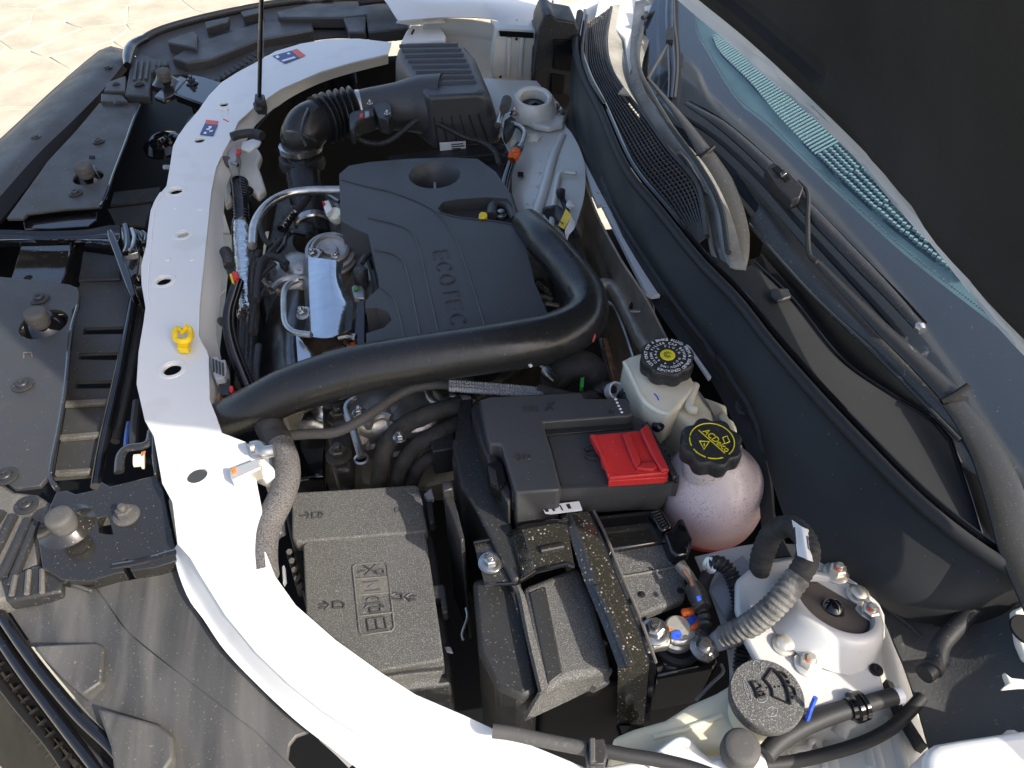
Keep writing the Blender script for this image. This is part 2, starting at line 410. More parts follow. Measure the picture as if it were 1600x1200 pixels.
UP = Vector((0, 0, 1))
# ================================================================ SETTING: ground
ground = plate('ground', [Vector(v) for v in ((-60, -60, -.005), (60, -60, -.005), (60, 60, -.005), (-60, 60, -.005))], .2, 'joint', bev=0, kind='structure')
def voronoi_stones():
    rnd = random.Random(3); pts = []
    nx, ny, d = 15, 13, .37
    for i in range(nx):
        for j in range(ny):
            pts.append(Vector((-4.0 + (i + rnd.uniform(-.55, .55)) * d, 2.2 + (j + rnd.uniform(-.55, .55)) * d, 0)))
    for a in pts:
        poly = [a + Vector(v) for v in ((-.5, -.5, 0), (.5, -.5, 0), (.5, .5, 0), (-.5, .5, 0))]
        for b in pts:
            if b is a or (b - a).length > 1.2: continue
            mid, n = (a + b) / 2, (b - a).normalized(); out = []
            mid = mid - n * .006
            for k in range(len(poly)):
                p, q = poly[k], poly[(k + 1) % len(poly)]
                dp, dq = (p - mid).dot(n), (q - mid).dot(n)
                if dp <= 0: out.append(p)
                if dp * dq < 0: out.append(p.lerp(q, dp / (dp - dq)))
            poly = out
            if len(poly) < 3: break
        if len(poly) < 3: continue
        out = []
        for k in range(len(poly)):          # ragged hand-cut edges
            p, q = poly[k], poly[(k + 1) % len(poly)]
            m = max(1, int((q - p).length / .08)); nn = (q - p).cross(UP).normalized()
            for t in range(m): out.append(p.lerp(q, t / m) + (nn * rnd.uniform(-.008, .008) if t else Vector()))
        z = rnd.uniform(-.002, .003)
        plate('paving_stone', [Vector((p.x, p.y, z)) for p in out], .03, 'stone', ground, bev=.004, seg=1)
voronoi_stones()

# ================================================================ BONNET, PROP, WINDSCREEN, COWL
hood = thing('hood', 'raised white hood seen from below with black felt liner at the top right', 'hood', (.6, .85, 1.15))
HD = Vector((-.42, 0, .906)); HN = Vector((-.906, 0, -.42))
edge = [Vector((.592, -.02, 1.16)), Vector((.594, .18, 1.16))] + S("1600,505 1500,380 1425,300 1360,227 1200,77 1105,0", 1.16) + [Vector((.595, 1.60, 1.16)), Vector((.57, 1.72, 1.16))]
SIDE = ((0, .03), (.04, .09), (.06, .12), (.10, .13), (.25, .13), (.40, .10), (.52, .075), (.60, .05), (.68, .09), (.78, .16), (.87, .28), (1.0, .5))
def side_y(d):
    for (a, u), (b, v) in zip(SIDE, SIDE[1:]):
        if d <= b: return u + (v - u) * (max(d, 0) - a) / (b - a)
    return .5
def hrow(d, n=0):
    s = (.86 - side_y(d)) / .88
    far = 1 + .09 * min(1, d / .06) - .25 * max(0, d - .62)
    return [Vector((p.x, .86 + (p.y - .86) * (s if p.y < .86 else far), p.z)) + HD * d + HN * n for p in edge]
HB = (.03, .06, .10, .25, .40, .52, .60, .68, .78, .87, .97)
sheet('hood_liner', [hrow(.004)] + [hrow(d, {.03: .004, .06: .022, .10: .006}.get(d, -.01)) for d in HB], 'liner', hood, .012, 60, 70)
low = [Vector((.596, -.02, 1.145)), Vector((.60, .18, 1.145))] + S("1600,530 1487,390 1395,294 1330,222 1180,85 1080,0", 1.145) + [Vector((.60, 1.60, 1.14)), Vector((.57, 1.72, 1.14))]
gry = [Vector((.605, -.02, 1.133)), Vector((.61, .18, 1.133))] + S("1600,552 1475,405 1383,301 1322,229 1168,92 1062,2", 1.133) + [Vector((.615, 1.60, 1.13)), Vector((.58, 1.72, 1.13))]
sheet('hood_hem', [hrow(.006, .002), hrow(-.001, .005), low], 'white', hood, .004, 60)
sheet('hood_skin_edge', [low, gry, [p + Vector((.004, 0, .012)) for p in gry]], 'white', hood, .003, 60)
sheet('hood_skin', [[p + Vector((.004, 0, .012)) for p in gry]] + [hrow(d, -.012 - .02 * min(1, d * 3)) for d in HB], 'white', hood, .003, 30, 60)

p0 = at(405, 158, .945)
rod = thing('prop_rod', 'thin black prop rod standing up from the white radiator support', 'prop rod', p0)
r1 = atD(408.5, 0, p0); r2 = atD(411, -260, p0)
tube('rod', [p0, r1, r2], .0042, 'gloss', rod, seg=10)
tube('sleeve', [p0.lerp(r1, .45), p0.lerp(r1, .62)], .0054, 'gloss', rod, seg=10)
plate('pivot_clip', "398,146 413,147 412,158 397,157", .03, 'plastic', rod, z=.955)
tube('pivot_clip', "400,163 404,172 412,165", .006, 'rubber', rod, z=.94)

# ---- windscreen
def glass_mat():
    m = bpy.data.materials.new('windscreen_glass'); m.use_nodes = True
    n = m.node_tree.nodes; l = m.node_tree.links; n.clear()
    o = n.new('ShaderNodeOutputMaterial'); t = n.new('ShaderNodeBsdfTransparent'); t.inputs[0].default_value = (.84, .93, .95, 1)
    g = n.new('ShaderNodeBsdfGlossy'); g.inputs[1].default_value = .03; g.inputs[0].default_value = (.9, .97, 1, 1)
    f = n.new('ShaderNodeFresnel'); f.inputs[0].default_value = 1.45
    gm = n.new('ShaderNodeNewGeometry'); sb = n.new('ShaderNodeMath'); sb.operation = 'SUBTRACT'; sb.inputs[0].default_value = 1; l.new(gm.outputs['Backfacing'], sb.inputs[1])
    ml = n.new('ShaderNodeMath'); ml.operation = 'MULTIPLY'; l.new(f.outputs[0], ml.inputs[0]); l.new(sb.outputs[0], ml.inputs[1])
    x = n.new('ShaderNodeMixShader'); l.new(ml.outputs[0], x.inputs[0]); l.new(t.outputs[0], x.inputs[1]); l.new(g.outputs[0], x.inputs[2]); l.new(x.outputs[0], o.inputs[0])
    return m
M['pane'] = glass_mat()
ws = thing('windscreen', 'dark tinted windscreen behind the wipers with a teal clear area', 'windscreen', WS("1300,400")[0])
F_in = "1083,-20 1087,45 1105,82 1150,155 1200,198 1287,282 1360,350 1410,395 1475,447 1550,505 1640,580"
F_out = "1040,-40 985,90 990,150 1050,215 1130,275 1235,395 1320,480 1390,555 1480,660 1540,760 1640,960"
sheet('black_border', [WS(F_out), WS("1062,-30 1040,70 1050,120 1100,185 1165,238 1260,338 1340,415 1400,475 1478,552 1545,630 1640,770"), WS(F_in)], 'frit', ws, .004, 40)
sheet('glass_pane', [WS(F_in, .0), WS("1180,-120 1230,20 1280,90 1340,150 1400,190 1480,250 1540,310 1600,370 1680,440 1760,500 1850,560", .0)], 'pane', ws, .002, 40)
dots = bm_new()
for t in crom(WS(F_in, -.001), 260): b_box(dots, t + Vector((.004, .003, .003)), (.0022, .0022, .001))
obj('border_dots', dots, 'frit', ws, kind='stuff')
dash = thing('dashboard', 'pale dashboard top with slotted vents seen through the windscreen', 'dashboard', WS("1400,300", -.03)[0])
def DS(s): return WS(s, -.02)
sheet('dash_pad', [DS("1020,-60 1060,30 1090,110 1150,180 1280,310 1400,420 1560,550 1700,700"), DS("1180,-140 1260,-20 1350,60 1450,140 1560,250 1680,370 1800,480 1900,600")], 'dash', dash, .02, 30)
va, vb = crom(DS("1112,60 1125,85 1170,130 1220,190 1290,262 1350,320 1420,380 1500,440"), 90), crom(DS("1118,58 1150,66 1210,110 1275,170 1340,235 1400,300 1450,360 1505,436"), 90)
vm = bm_new()
for k, (a, b) in enumerate(zip(va, vb)):
    up = Vector((0, 0, .004))
    if k < 52: b_tube(vm, [a + up, b + up], .0022, 5, .2, smooth=False)
    else:
        m = max(2, int((b - a).length / .0085))
        for q in range(m): b_box(vm, a.lerp(b, (q + .5) / m) + up, (.0052, .0052, .004), .6)
obj('vent_slats', vm, 'dashdot', dash, kind='stuff')
sheet('vent_bed', [va[::6], vb[::6]], 'frit', dash, .004, 20)
sheet('sensor_dome', [DS("1275,262 1290,262 1312,272"), DS("1288,275 1305,280 1322,288"), DS("1296,286 1312,292 1326,298")], 'dashdot', dash, .01, 10)

# ---- cowl
cowl = thing('cowl_panel', 'long black plastic cowl between the engine bay and the windscreen', 'cowl', at(1150, 500, .98))
RIDGE = "906,20 899,71 912,120 936,169 977,262 1030,330 1090,405 1150,468 1204,537 1280,624 1367,716 1432,781 1497,835 1562,880 1620,912"
sheet('front_wall', [S(RIDGE, .998), S("897,120 893,150 905,190 925,230 955,300 1003,380 1065,470 1118,535 1175,610 1240,700 1300,790 1350,850 1410,900 1480,940 1580,950", .958), S("880,205 884,213 892,220 905,236 938,300 990,392 1035,462 1080,522 1124,578 1180,665 1212,770 1250,855 1330,905 1400,960 1520,990", .925)], 'cowl', cowl, .004, 70, 18)
sheet('lower_flange', [S("1030,456 1078,516 1112,562 1150,615 1185,680 1203,750 1209,810 1235,868", .921), S("1014,466 1058,528 1094,572 1121,612 1165,700 1183,760 1190,830 1196,872", .905)], 'cowl', cowl, .004, 40)
place(CLIP, 'push_pin', 'plastic', at(1163, 636, .922), (-.2, -.3, 1), cowl, 1.1)
tube('bulb_seal', RIDGE, .0075, 'rubber', cowl, z=1.004, seg=12, step=.012)
tube('seal_lip', [p + Vector((.012, .002, .003)) for p in S(RIDGE, 1.0)], .0045, 'gloss', cowl, seg=8, step=.012)
tube('seal_trim', "917,24 910,80 921,122 944,160", .003, 'dusty', cowl, z=1.012, seg=8)
plate('top_panel', "1112,398 1128,405 1150,420 1180,412 1237,467 1312,559 1394,618 1453,653 1486,689 1513,768 1537,846 1551,870 1497,828 1432,774 1367,708 1280,616 1204,529 1150,462", .006, 'cowl', cowl, .0025, z=1.0)
plate('panel_tab', "1205,450 1232,450 1237,463 1215,470 1205,462", .006, 'plastic', cowl, .002, z=1.007)
tube('panel_edge', "1180,412 1237,467 1312,559 1394,618 1453,653 1486,689", .0028, 'gloss', cowl, z=1.0, seg=8)
tube('panel_edge', "1486,689 1513,768 1537,846 1551,873", .002, 'gloss', cowl, z=1.0, seg=8)
sheet('gutter', [S("1095,395 1120,400 1150,440 1185,480 1240,540 1300,600 1360,650 1420,690 1500,740", .955), S("1178,405 1237,460 1312,552 1394,612 1453,647 1490,685 1515,768 1545,870", .975), S("1195,372 1255,420 1320,500 1400,575 1470,640 1540,720 1590,820 1625,930", .965)], 'deep', cowl, .005, 40)
sheet('lower_panel', [WS("1150,268 1172,285 1255,385 1310,440 1400,540 1475,620 1545,705 1590,790", .006), WS("1185,318 1230,380 1310,470 1400,562 1475,630 1530,700 1575,800", .012), WS("1168,345 1177,358 1269,461 1367,553 1453,640 1500,688 1530,745 1535,760", .004)], 'armpl', cowl, .005, 40)
tube('panel_bead', WS("1172,350 1177,358 1269,461 1367,553 1453,640 1500,688", .006), .0028, 'armpl', cowl, seg=8)
plate('end_wedge', WS("1437,655 1470,640 1505,690 1535,745 1500,722 1487,690", .004), .004, 'cowldust', cowl, .001)
# intake grille: bed plus crossing bars
ga, gb = crom(S("915,40 916,105 940,158 985,252 1040,322 1088,382", 1.0), 84), crom(S("955,12 946,62 953,104 975,142 1008,184 1045,236 1090,292 1104,370", 1.0), 84)
sheet('grille_bed', [[p - Vector((0, 0, .012)) for p in ga[::7]], [p - Vector((0, 0, .012)) for p in gb[::7]]], 'socket', cowl, .003, 30)
gm = bm_new()
for k in range(84): b_tube(gm, [ga[k], gb[k]], .0011, 4, .5, smooth=False)
for j in range(11): b_tube(gm, [a.lerp(b, j / 10) + Vector((0, 0, .001)) for a, b in zip(ga, gb)], .0013 if j % 10 else .004, 5, 1, smooth=False)
obj('grille_mesh', gm, 'plastic', cowl, kind='stuff')
sheet('dusty_trim', [S("958,8 950,62 957,104 979,142 1012,184 1049,236 1094,292 1112,385 1118,405", .998),
                     S("985,5 977,60 977,94 989,142 1030,210 1070,251 1100,300 1122,390 1130,410", .985),
                     S("1002,0 992,79 997,116 1015,150 1048,205 1088,262 1118,320 1132,395 1140,418", 1.0),
                     S("1050,-10 1006,85 1004,130 1020,160 1060,210 1105,262 1140,330 1160,400 1166,420", 1.003)], 'cowldust', cowl, .004, 60, 30)
tube('trim_ridge', "1010,20 997,80 1002,116 1020,150 1050,200 1092,258 1125,320 1138,395", .0045, 'armpl', cowl, z=1.008, seg=8)
plate('trim_flag', "966,145 975,135 984,148 975,146", .004, 'cowldust', cowl, .0005, z=1.012)

# ---- wipers
def WSP(s, off): return WS(s, off)
wa = thing('wiper', 'short wiper with dusty arm head beside the cowl grille on the passenger side', 'wiper', WS("1150,410", .02)[0], 'windscreen wipers')
tube('arm_head', WSP("1153,418 1155,390 1149,345 1132,290 1105,243", .028), [.012, .0175, .0175, .017, .015], 'armpl', wa, seg=18, flat=.36, step=.01)
tube('arm', WSP("1108,247 1072,195 1040,155 1014,124", .028), [.014, .0095, .0055, .0034], 'armpl', wa, seg=12, flat=.55)
tube('arm', WSP("1012,124 1028,96 1048,62", .026), .0032, 'armpl', wa, seg=8)
tube('blade', WSP("1047,-20 1046,30 1048,70 1050,110 1047,154", .022), [.008, .009, .008, .008, .005], 'gloss', wa, seg=10, flat=.8)
tube('blade_rubber', WSP("1052,-20 1052,30 1056,70 1057,110 1053,154", .008), .005, 'rubber', wa, seg=6)
plate('blade_adapter', WSP("1042,42 1054,42 1053,62 1041,62", .036), .01, 'plastic', wa, .001)
tube('arm_joint', WSP("1085,246 1103,240 1116,229", .036), .004, 'deep', wa, seg=8)
wb = thing('wiper', 'long black wiper lying across the windscreen toward the driver side', 'wiper', WS("1590,880", .02)[0], 'windscreen wipers')
tube('arm_head', WSP("1640,960 1598,868 1578,800 1550,722 1518,665 1492,632", .034), [.022, .0215, .0215, .0205, .018, .0145], 'wiperpl', wb, seg=18, flat=.28, step=.01)
tube('arm', WSP("1496,628 1440,572 1370,505 1278,410", .030), [.0145, .0115, .008, .005], 'wiperpl', wb, seg=12, flat=.55)
tube('arm', WSP("1277,409 1264,396 1262,345 1262,302 1248,284", .036), .0036, 'wiperpl', wb, seg=8)
tube('arm_joint', WSP("1471,628 1492,617 1513,603", .04), .004, 'deep', wb, seg=8)
bl = WSP("1072,162 1130,198 1200,260 1265,330 1330,398 1395,465 1437,512", .026)
tube('blade', bl, [.004, .0095, .010, .0108, .0108, .010, .007], 'plastic', wb, seg=12, flat=.75)
tube('blade_rubber', [p + Vector((-.012, 0, -.018)) for p in bl], .0045, 'rubber', wb, seg=6)
tube('blade_edge', [p + Vector((.008, .002, .004)) for p in bl], .0018, 'gloss', wb, seg=6)
ad = plate('blade_adapter', WSP("1196,262 1210,252 1235,270 1256,292 1250,308 1236,312 1215,290", .046), .018, 'plastic', wb, .002)
plate('adapter_slot', WSP("1207,262 1215,258 1236,280 1228,284", .0475), .003, 'deep', ad, .0005)
plate('adapter_rib', WSP("1219,270 1226,266 1229,270 1222,275", .05), .003, 'zinc', ad, .0005)
lathe('end_cap', bl[-1], bl[-1] - bl[-2], [(.006, -.004), (.0075, 0), (.005, .006)], 'zinc', wb, lseg=14)

# ================================================================ FAR SIDE BODYWORK
ff = thing('far_fender', 'white passenger side fender edge along the top of the engine bay', 'fender', at(740, 20, .97))
sheet('fender_top', [S("540,-60 640,-25 760,-12 850,-8 905,-30", .975), S("590,-14 660,2 760,5 830,14 870,8", .985), S("622,32 692,27 766,29 795,42 850,45", .965)], 'white', ff, .003, 30)
fw0 = S("660,30 692,28 740,31 790,40", .952)
sheet('fender_inner_wall', [fw0, [Vector((p.x, p.y + .004, .90)) for p in fw0], [Vector((p.x, p.y - .005, .80)) for p in fw0]], 'primer', ff, .003, 20)
sheet('fender_rear', [S("850,20 880,8 940,-8 1000,-30", .98), S("870,50 900,40 945,25 985,5", .96), S("880,75 905,62 935,48 955,35", .90)], 'primer', ff, .003, 20)
plate('hinge_mount', "938,22 962,-8 1075,-8 1050,24 1012,80 984,112 975,60", .01, 'primer', ff, .003, z=.992)
plate('hinge_bracket', "1006,10 1020,6 1027,12 1022,28 1012,40 1010,25", .02, 'primer', ff, .002, z=1.006)
tube('hinge_link', "1004,28 1018,22 1032,17", .005, 'plastic', ff, z=1.02, seg=8)
plate('hinge_cover', "930,25 935,0 955,-10 962,-5 942,22", .03, 'primer', ff, .002, z=1.0)
brk = thing('fender_bracket', 'white pressed metal bracket with two ribs behind the air filter box', 'bracket', at(800, 90, .9))
plate('top_flange', "766,30 790,36 842,40 838,47 775,42", .008, 'primer', brk, .002, z=.965)
fr = [atY(*q, at(800, 128, .90).y) for q in ((776, 45), (838, 48), (836, 70), (833, 72), (830, 128), (774, 131), (768, 112), (770, 90))]
obj('face_plate', b_prism(bm_new(), fr, [p + Vector((0, .03, 0)) for p in fr]), 'primer', brk, .003)
for a, b in (((796, 58), (793, 118)), ((816, 58), (812, 120))):
    y = at(800, 128, .90).y - .001
    tube('pressed_rib', [atY(*a, y), atY(*b, y)], .0055, 'primer', brk, seg=12)
for q in ((807, 61), (782, 120)): place(CLIP, 'hole', 'socket', atY(*q, at(800, 128, .90).y - .002), (0, -1, .1), brk, .28)
plate('slot', [atY(*q, at(800, 128, .90).y - .004) for q in ((780, 48), (834, 51), (834, 57), (781, 54))], .004, 'socket', brk, .001)
for q in ((788, 30), (808, 36), (822, 32)): place(BOLT, 'weld_stud', 'primer', at(*q, .967), UP, brk, .6)
bk = thing('control_box', 'black plastic box upright beside the white ribbed bracket', 'control box', at(870, 150, .88))
yb = at(868, 150, .88).y
face = [atY(*q, yb) for q in ((842, 45), (850, 25), (862, 23), (870, 30), (900, 35), (906, 48), (900, 120), (893, 150), (845, 138), (833, 126))]
obj('housing', b_prism(bm_new(), face, [p + Vector((.01, .10, 0)) for p in face]), 'plastic', bk, .004)
f2 = [atY(*q, yb - .006) for q in ((866, 62), (896, 64), (893, 112), (864, 108))]
obj('raised_pad', b_prism(bm_new(), f2, [p + Vector((0, .02, 0)) for p in f2]), 'deep', bk, .002)
f3 = [atY(*q, yb - .008) for q in ((862, 116), (884, 120), (880, 150), (860, 146))]
obj('latch', b_prism(bm_new(), f3, [p + Vector((0, .02, 0)) for p in f3]), 'deep', bk, .002)
plate('pointed_tab', "848,26 857,14 864,-2 868,8 876,16 872,30 862,24", .006, 'plastic', bk, .001, z=.985)
plate('side_tab', "830,30 842,27 842,40 834,38", .01, 'plastic', bk, .001, z=.975)
# ================================================================ FRONT END
fas = thing('bumper_fascia', 'matte black front bumper edge above the stone paving', 'bumper', at(80, 180, .86))
sheet('outer_lip', [S("-160,350 -80,288 0,219 87,138 150,84 172,73 201,79", .80), S("-160,355 -80,293 0,224 88,143 151,88 174,78 200,84", .855), S("-160,420 -80,350 0,265 75,190 130,130 168,95 197,90", .875), S("-160,480 -80,400 0,307 62,238 112,190 160,141 196,96", .87)], 'panel', fas, .004, 50, 24)
sheet('channel_wall', [S("-160,480 -80,400 0,307 62,238 112,190 160,141 196,96", .87), S("-160,520 -80,430 5,340 72,255 120,205 158,160 198,110", .855)], 'deep', fas, .004, 40)
sheet('bumper_face', [S("-160,350 -80,288 0,219 87,138 150,84 172,73 201,79", .80), [p + Vector((.02, 0, -.5)) for p in S("-160,350 -80,288 0,219 87,138 150,84 172,73 201,79", .80)]], 'panel', fas, .004, 30)
for q in ((55, 216), (168, 107)): place(CLIP, 'push_pin', 'plastic', at(*q, .873), (-.15, .1, 1), fas, 1.15)

und = thing('front_undertray', 'dark air duct floor below the grille shroud', 'duct', at(150, 500, .68))
plate('tray', "-200,380 200,100 420,60 330,250 235,330 300,560 220,640 260,760 200,1000 -200,1000", .02, 'deep', und, 0, z=.66)

su = thing('grille_shroud', 'satin black grille shroud panel beyond the latch support bar', 'shroud', at(120, 250, .885), 'grille shroud panels')
p = plate('shroud_panel', "155,161 221,160 208,190 196,224 180,266 168,300 158,322 100,326 44,333 36,341 10,341 42,297 75,251 118,205", .006, 'panel', su, 0, z=.885)
cutout(p, [cyl(at(138, 277, .885), .027, .05)])
b = p.modifiers.new('bevel', 'BEVEL'); b.width = .0015; b.segments = 2; b.limit_method = 'ANGLE'
tube('edge_bead', "221,160 208,190 196,224 180,266 168,300 158,322", .003, 'gloss', su, z=.886, seg=8)
plate('step', "158,146 190,148 200,158 157,158", .02, 'panel', su, .002, z=.893)
plate('step', "168,128 196,118 196,142 162,142", .02, 'panel', su, .002, z=.897)
for q, s in (((154, 221), 1.1), ((185, 160), .95), ((181, 131), .8), ((118, 302), 1.2)): place(CLIP, 'push_pin', 'plastic', at(*q, .886 if q[1] > 165 else .898), UP, su, s)
plate('slot', "139,243 148,243 148,247 139,247", .002, 'socket', su, 0, z=.8865)
plate('gloss_insert', "36,345 120,336 152,331 150,344 138,353 80,357 38,357", .004, 'gloss', su, .001, z=.872)

lo = thing('grille_shroud', 'dusty black grille shroud panel on the near side of the latch support bar', 'shroud', at(60, 600, .89), 'grille shroud panels')
p = plate('shroud_panel', "-160,410 0,432 60,438 108,444 121,449 124,458 122,474 113,484 111,505 110,530 103,600 92,670 80,738 62,759 22,763 0,745 -160,690", .007, 'panel', lo, 0, z=.89)
cutout(p, [cyl(at(68, 506, .89), .034, .05)])
b = p.modifiers.new('bevel', 'BEVEL'); b.width = .0015; b.segments = 2; b.limit_method = 'ANGLE'
tube('edge_bead', "122,478 111,520 103,600 92,670 79,740 90,765", .0032, 'bracket', lo, z=.888, seg=8)
for q in ((62, 467), (10, 745), (36, 602)): place(CLIP, 'push_pin', 'plastic', at(*q, .891), UP, lo, 1.35)
tube('slot_rim', "37,559 37,551 49,551 50,557", .0012, 'dusty', lo, z=.891, seg=6, smooth=False)

bar = thing('latch_support_bar', 'glossy black pressed steel bar running to the hood latch', 'bar', at(100, 370, .88))
sheet('pressed_bar', [S("-160,362 0,359 60,361 130,359 170,352 188,352", .885), S("-160,372 0,369 60,371 130,370 172,366 187,366", .879), S("-160,380 0,375 60,374 120,374 172,376 184,378", .892), S("-160,386 0,380 60,379 120,379 172,384 184,386", .880), S("-160,392 0,384 60,382 120,381 172,388 184,390", .872)], 'gloss', bar, .003, 40, 30)
pr = plate('recessed_plate', "14,446 32,384 112,381 98,446", .01, 'bracket', bar, .002, z=.862)
for q in ((71, 400), (44, 434)): place(CLIP, 'hole', 'socket', at(*q, .862), UP, bar, .62)
wrt = text('stamped_mark', '2', at(80, 414, .863), (1, .2, 0), (-.2, 1, 0), .012, .0005, 'bracket', pr) if False else None
sheet('side_rail', [S("118,382 108,415 95,446", .87), S("132,384 122,415 112,446", .855)], 'gloss', bar, .003, 10)

lat = thing('hood_latch', 'glossy black hood latch bolted to the white radiator support', 'latch', at(200, 400, .9))
plate('striker_plate', "166,360 172,357 178,364 190,395 200,420 212,458 206,466 196,446 178,396 168,370", .02, 'gloss', lat, .002, z=.91)
plate('latch_body', "186,354 196,350 222,360 226,372 219,392 194,398", .05, 'gloss', lat, .004, z=.90)
tube('catch', "196,352 199,366 200,384 196,396", .005, 'gloss', lat, z=.912, seg=8)
tube('spring_hook', "206,358 210,372 206,388 200,392", .0035, 'zinc', lat, z=.912, seg=8)
tube('spring_hook', "216,366 219,376 226,378 228,368 222,362", .003, 'gloss', lat, z=.905, seg=8)
plate('front_face', "190,400 219,396 216,420 212,452 204,452", .05, 'bracket', lat, .002, z=.898)
place(BOLT, 'bolt', 'gloss', at(214, 438, .90), (1, -.3, .6), lat, .9)
plate('foot', "192,392 214,388 216,394 194,399", .01, 'zinc', lat, .001, z=.904)

baf = thing('air_baffle', 'grey black louvred air baffle between shroud and radiator support', 'baffle', at(150, 560, .84))
plate('upper_wall', "130,392 186,400 188,436 122,438", .03, 'plastic', baf, .002, z=.84)
p = plate('louvre_panel', "122,450 130,436 196,432 206,466 197,520 180,605 150,742 84,747 103,640", .006, 'panel', baf, 0, z=.835)
cutout(p, [b_prism(bm_new(), S(s, .86), .08) for s in ("122,493 190,491 193,499 189,503 119,504", "114,533 182,531 185,540 180,544 112,543", "108,577 172,575 175,584 170,588 105,588")])
for s in ("100,625 168,622 164,630 98,633", "94,678 158,673 154,681 92,686", "86,733 142,730 138,738 84,741"): plate('louvre', s, .008, 'dusty', baf, .002, z=.843)
tube('side_rail', "208,470 198,525 181,605 160,700 150,760", .007, 'gloss', baf, z=.845, seg=10)
tube('side_rail', "222,478 212,540 196,620 180,690", .006, 'plastic', baf, z=.83, seg=10)
plate('upper_louvre', "168,326 236,318 226,352 180,350", .006, 'plastic', baf, .001, z=.80)
plate('upper_louvre', "178,300 250,292 244,312 172,320", .006, 'plastic', baf, .001, z=.78)
horn = thing('horn', 'dark round horn deep in the opening beside the radiator support', 'horn', at(255, 225, .80))
lathe('disc', at(255, 225, .79), (-.1, -.2, 1), [(.004, .02), (.012, .022), (.014, .016), (.026, .014), (.028, .008), (.034, .006), (.045, 0), (.045, -.006), (.03, -.015)], 'gloss', horn)
tube('bracket', "256,262 262,262 270,264", .006, 'zinc', horn, z=.82, seg=8)
tube('cable', "290,205 298,188 306,182 314,180", .005, 'rubber', horn, z=.915, seg=8)

# ---- black headlamp bracket (near) and blue-reflecting twin (far)
hb = thing('headlamp_bracket', 'glossy black headlamp bracket beside the sunlit end of the white support', 'bracket', at(200, 810, .9), 'headlamp brackets')
p = plate('bracket_plate', "78,790 88,768 104,766 118,772 150,765 158,752 172,760 248,741 256,768 266,820 274,856 277,876 244,886 180,896 140,908 96,905 66,886 60,848 70,815", .018, 'bracket', hb, 0, z=.905)
cutout(p, [b_prism(bm_new(), S("128,772 146,769 152,798 130,796", .95), .07), b_prism(bm_new(), S("168,838 176,836 186,884 172,888", .95), .07)])
b = p.modifiers.new('bevel', 'BEVEL'); b.width = .004; b.segments = 3; b.limit_method = 'ANGLE'
plate('bridge', "126,770 148,767 154,800 130,800", .005, 'bracket', hb, .001, z=.897)
plate('bridge', "164,836 178,832 190,886 170,890", .005, 'bracket', hb, .001, z=.895)
tube('edge_roll', "176,886 220,878 262,866 277,862", .004, 'gloss', hb, z=.905, seg=8)
place(BOLT, 'bolt', 'greyrubber', at(198, 806, .905), UP, hb, 1.3)
def mount(parent, x, y, z, s=1.0, m='bracket'):
    lathe('cone_mount', at(x, y, z), UP, [(.033 * s, -.012), (.031 * s, 0), (.026 * s, .004), (.019 * s, .012), (.017 * s, .016), (.002, .0165)], m, parent)
def knob(x, y, z, label, s=1.0, m='greyrubber'):
    o = place(KNOB, 'rubber_bumper', m, at(x, y, z), UP, None, s, label=label, cat='bumper stop', group='rubber bump stops under the hood'); return o
mount(hb, 104, 822, .905)
knob(104, 825, .917, 'dusty grey rubber bump stop on the glossy bracket by the sunlit support', 1.0)
hf = thing('headlamp_bracket', 'glossy black headlamp bracket reflecting blue sky beyond the white support', 'bracket', at(300, 130, .9), 'headlamp brackets')
plate('bracket_plate', "272,146 285,132 300,116 320,120 345,128 332,146 319,163 296,155", .02, 'gloss', hf, .003, z=.905)
plate('bracket_arm', "240,150 262,128 282,118 292,122 272,147 255,156", .012, 'bracket', hf, .003, z=.90)
place(BOLT, 'bolt', 'gloss', at(300, 130, .906), UP, hf, 1.15)
mount(hf, 259, 128, .90, .95)
knob(259, 126, .912, 'black rubber bump stop beside the blue reflecting far bracket')
for x, y, par, z, l in ((136, 276, su, .872, 'black rubber bump stop in the far grille shroud panel'), (65, 508, lo, .877, 'grey rubber bump stop in the near grille shroud panel')):
    mount(par, x + 3, y, z, 1.05, 'gloss'); knob(x, y, z + .012, l, 1.08)

# ---- ribbed bracket bodies at both ends of the fascia
rb = thing('ribbed_clip_bracket', 'ribbed black plastic bracket at the lower left by the near headlamp', 'bracket', at(20, 860, .89), 'ribbed brackets at the headlamp corners')
plate('base', "-160,800 0,752 22,768 58,772 80,786 72,815 60,850 62,900 20,935 -160,960", .03, 'dusty', rb, .004, z=.885)
for a, b in (((46, 812), (2, 905)), ((57, 818), (16, 918)), ((22, 806), (-20, 890)), ((4, 800), (-50, 880))): tube('rib', [at(*a, .888), at(*b, .888)], .0055, 'plastic', rb, seg=8)
plate('lower_lattice', "0,905 60,880 98,900 95,925 10,940", .02, 'plastic', rb, .003, z=.89)
for a, b in (((24, 900), (18, 930)), ((45, 892), (42, 928)), ((66, 890), (66, 926))): tube('lattice_rib', [at(*a, .893), at(*b, .893)], .003, 'dusty', rb, seg=6)
place(CLIP, 'push_pin', 'plastic', at(42, 790, .886), UP, rb, 1.3)
rf = thing('ribbed_clip_bracket', 'ribbed black plastic bracket in front of the far headlamp panel', 'bracket', at(215, 110, .9), 'ribbed brackets at the headlamp corners')
plate('base', "195,148 203,104 205,90 222,84 240,92 262,94 262,100 246,106 236,112 234,150", .02, 'plastic', rf, .003, z=.90)
for a, b in (((210, 126), (214, 96)), ((219, 126), (223, 95)), ((228, 124), (232, 96))): tube('rib', [at(*a, .902), at(*b, .902)], .0035, 'panel', rf, seg=8)
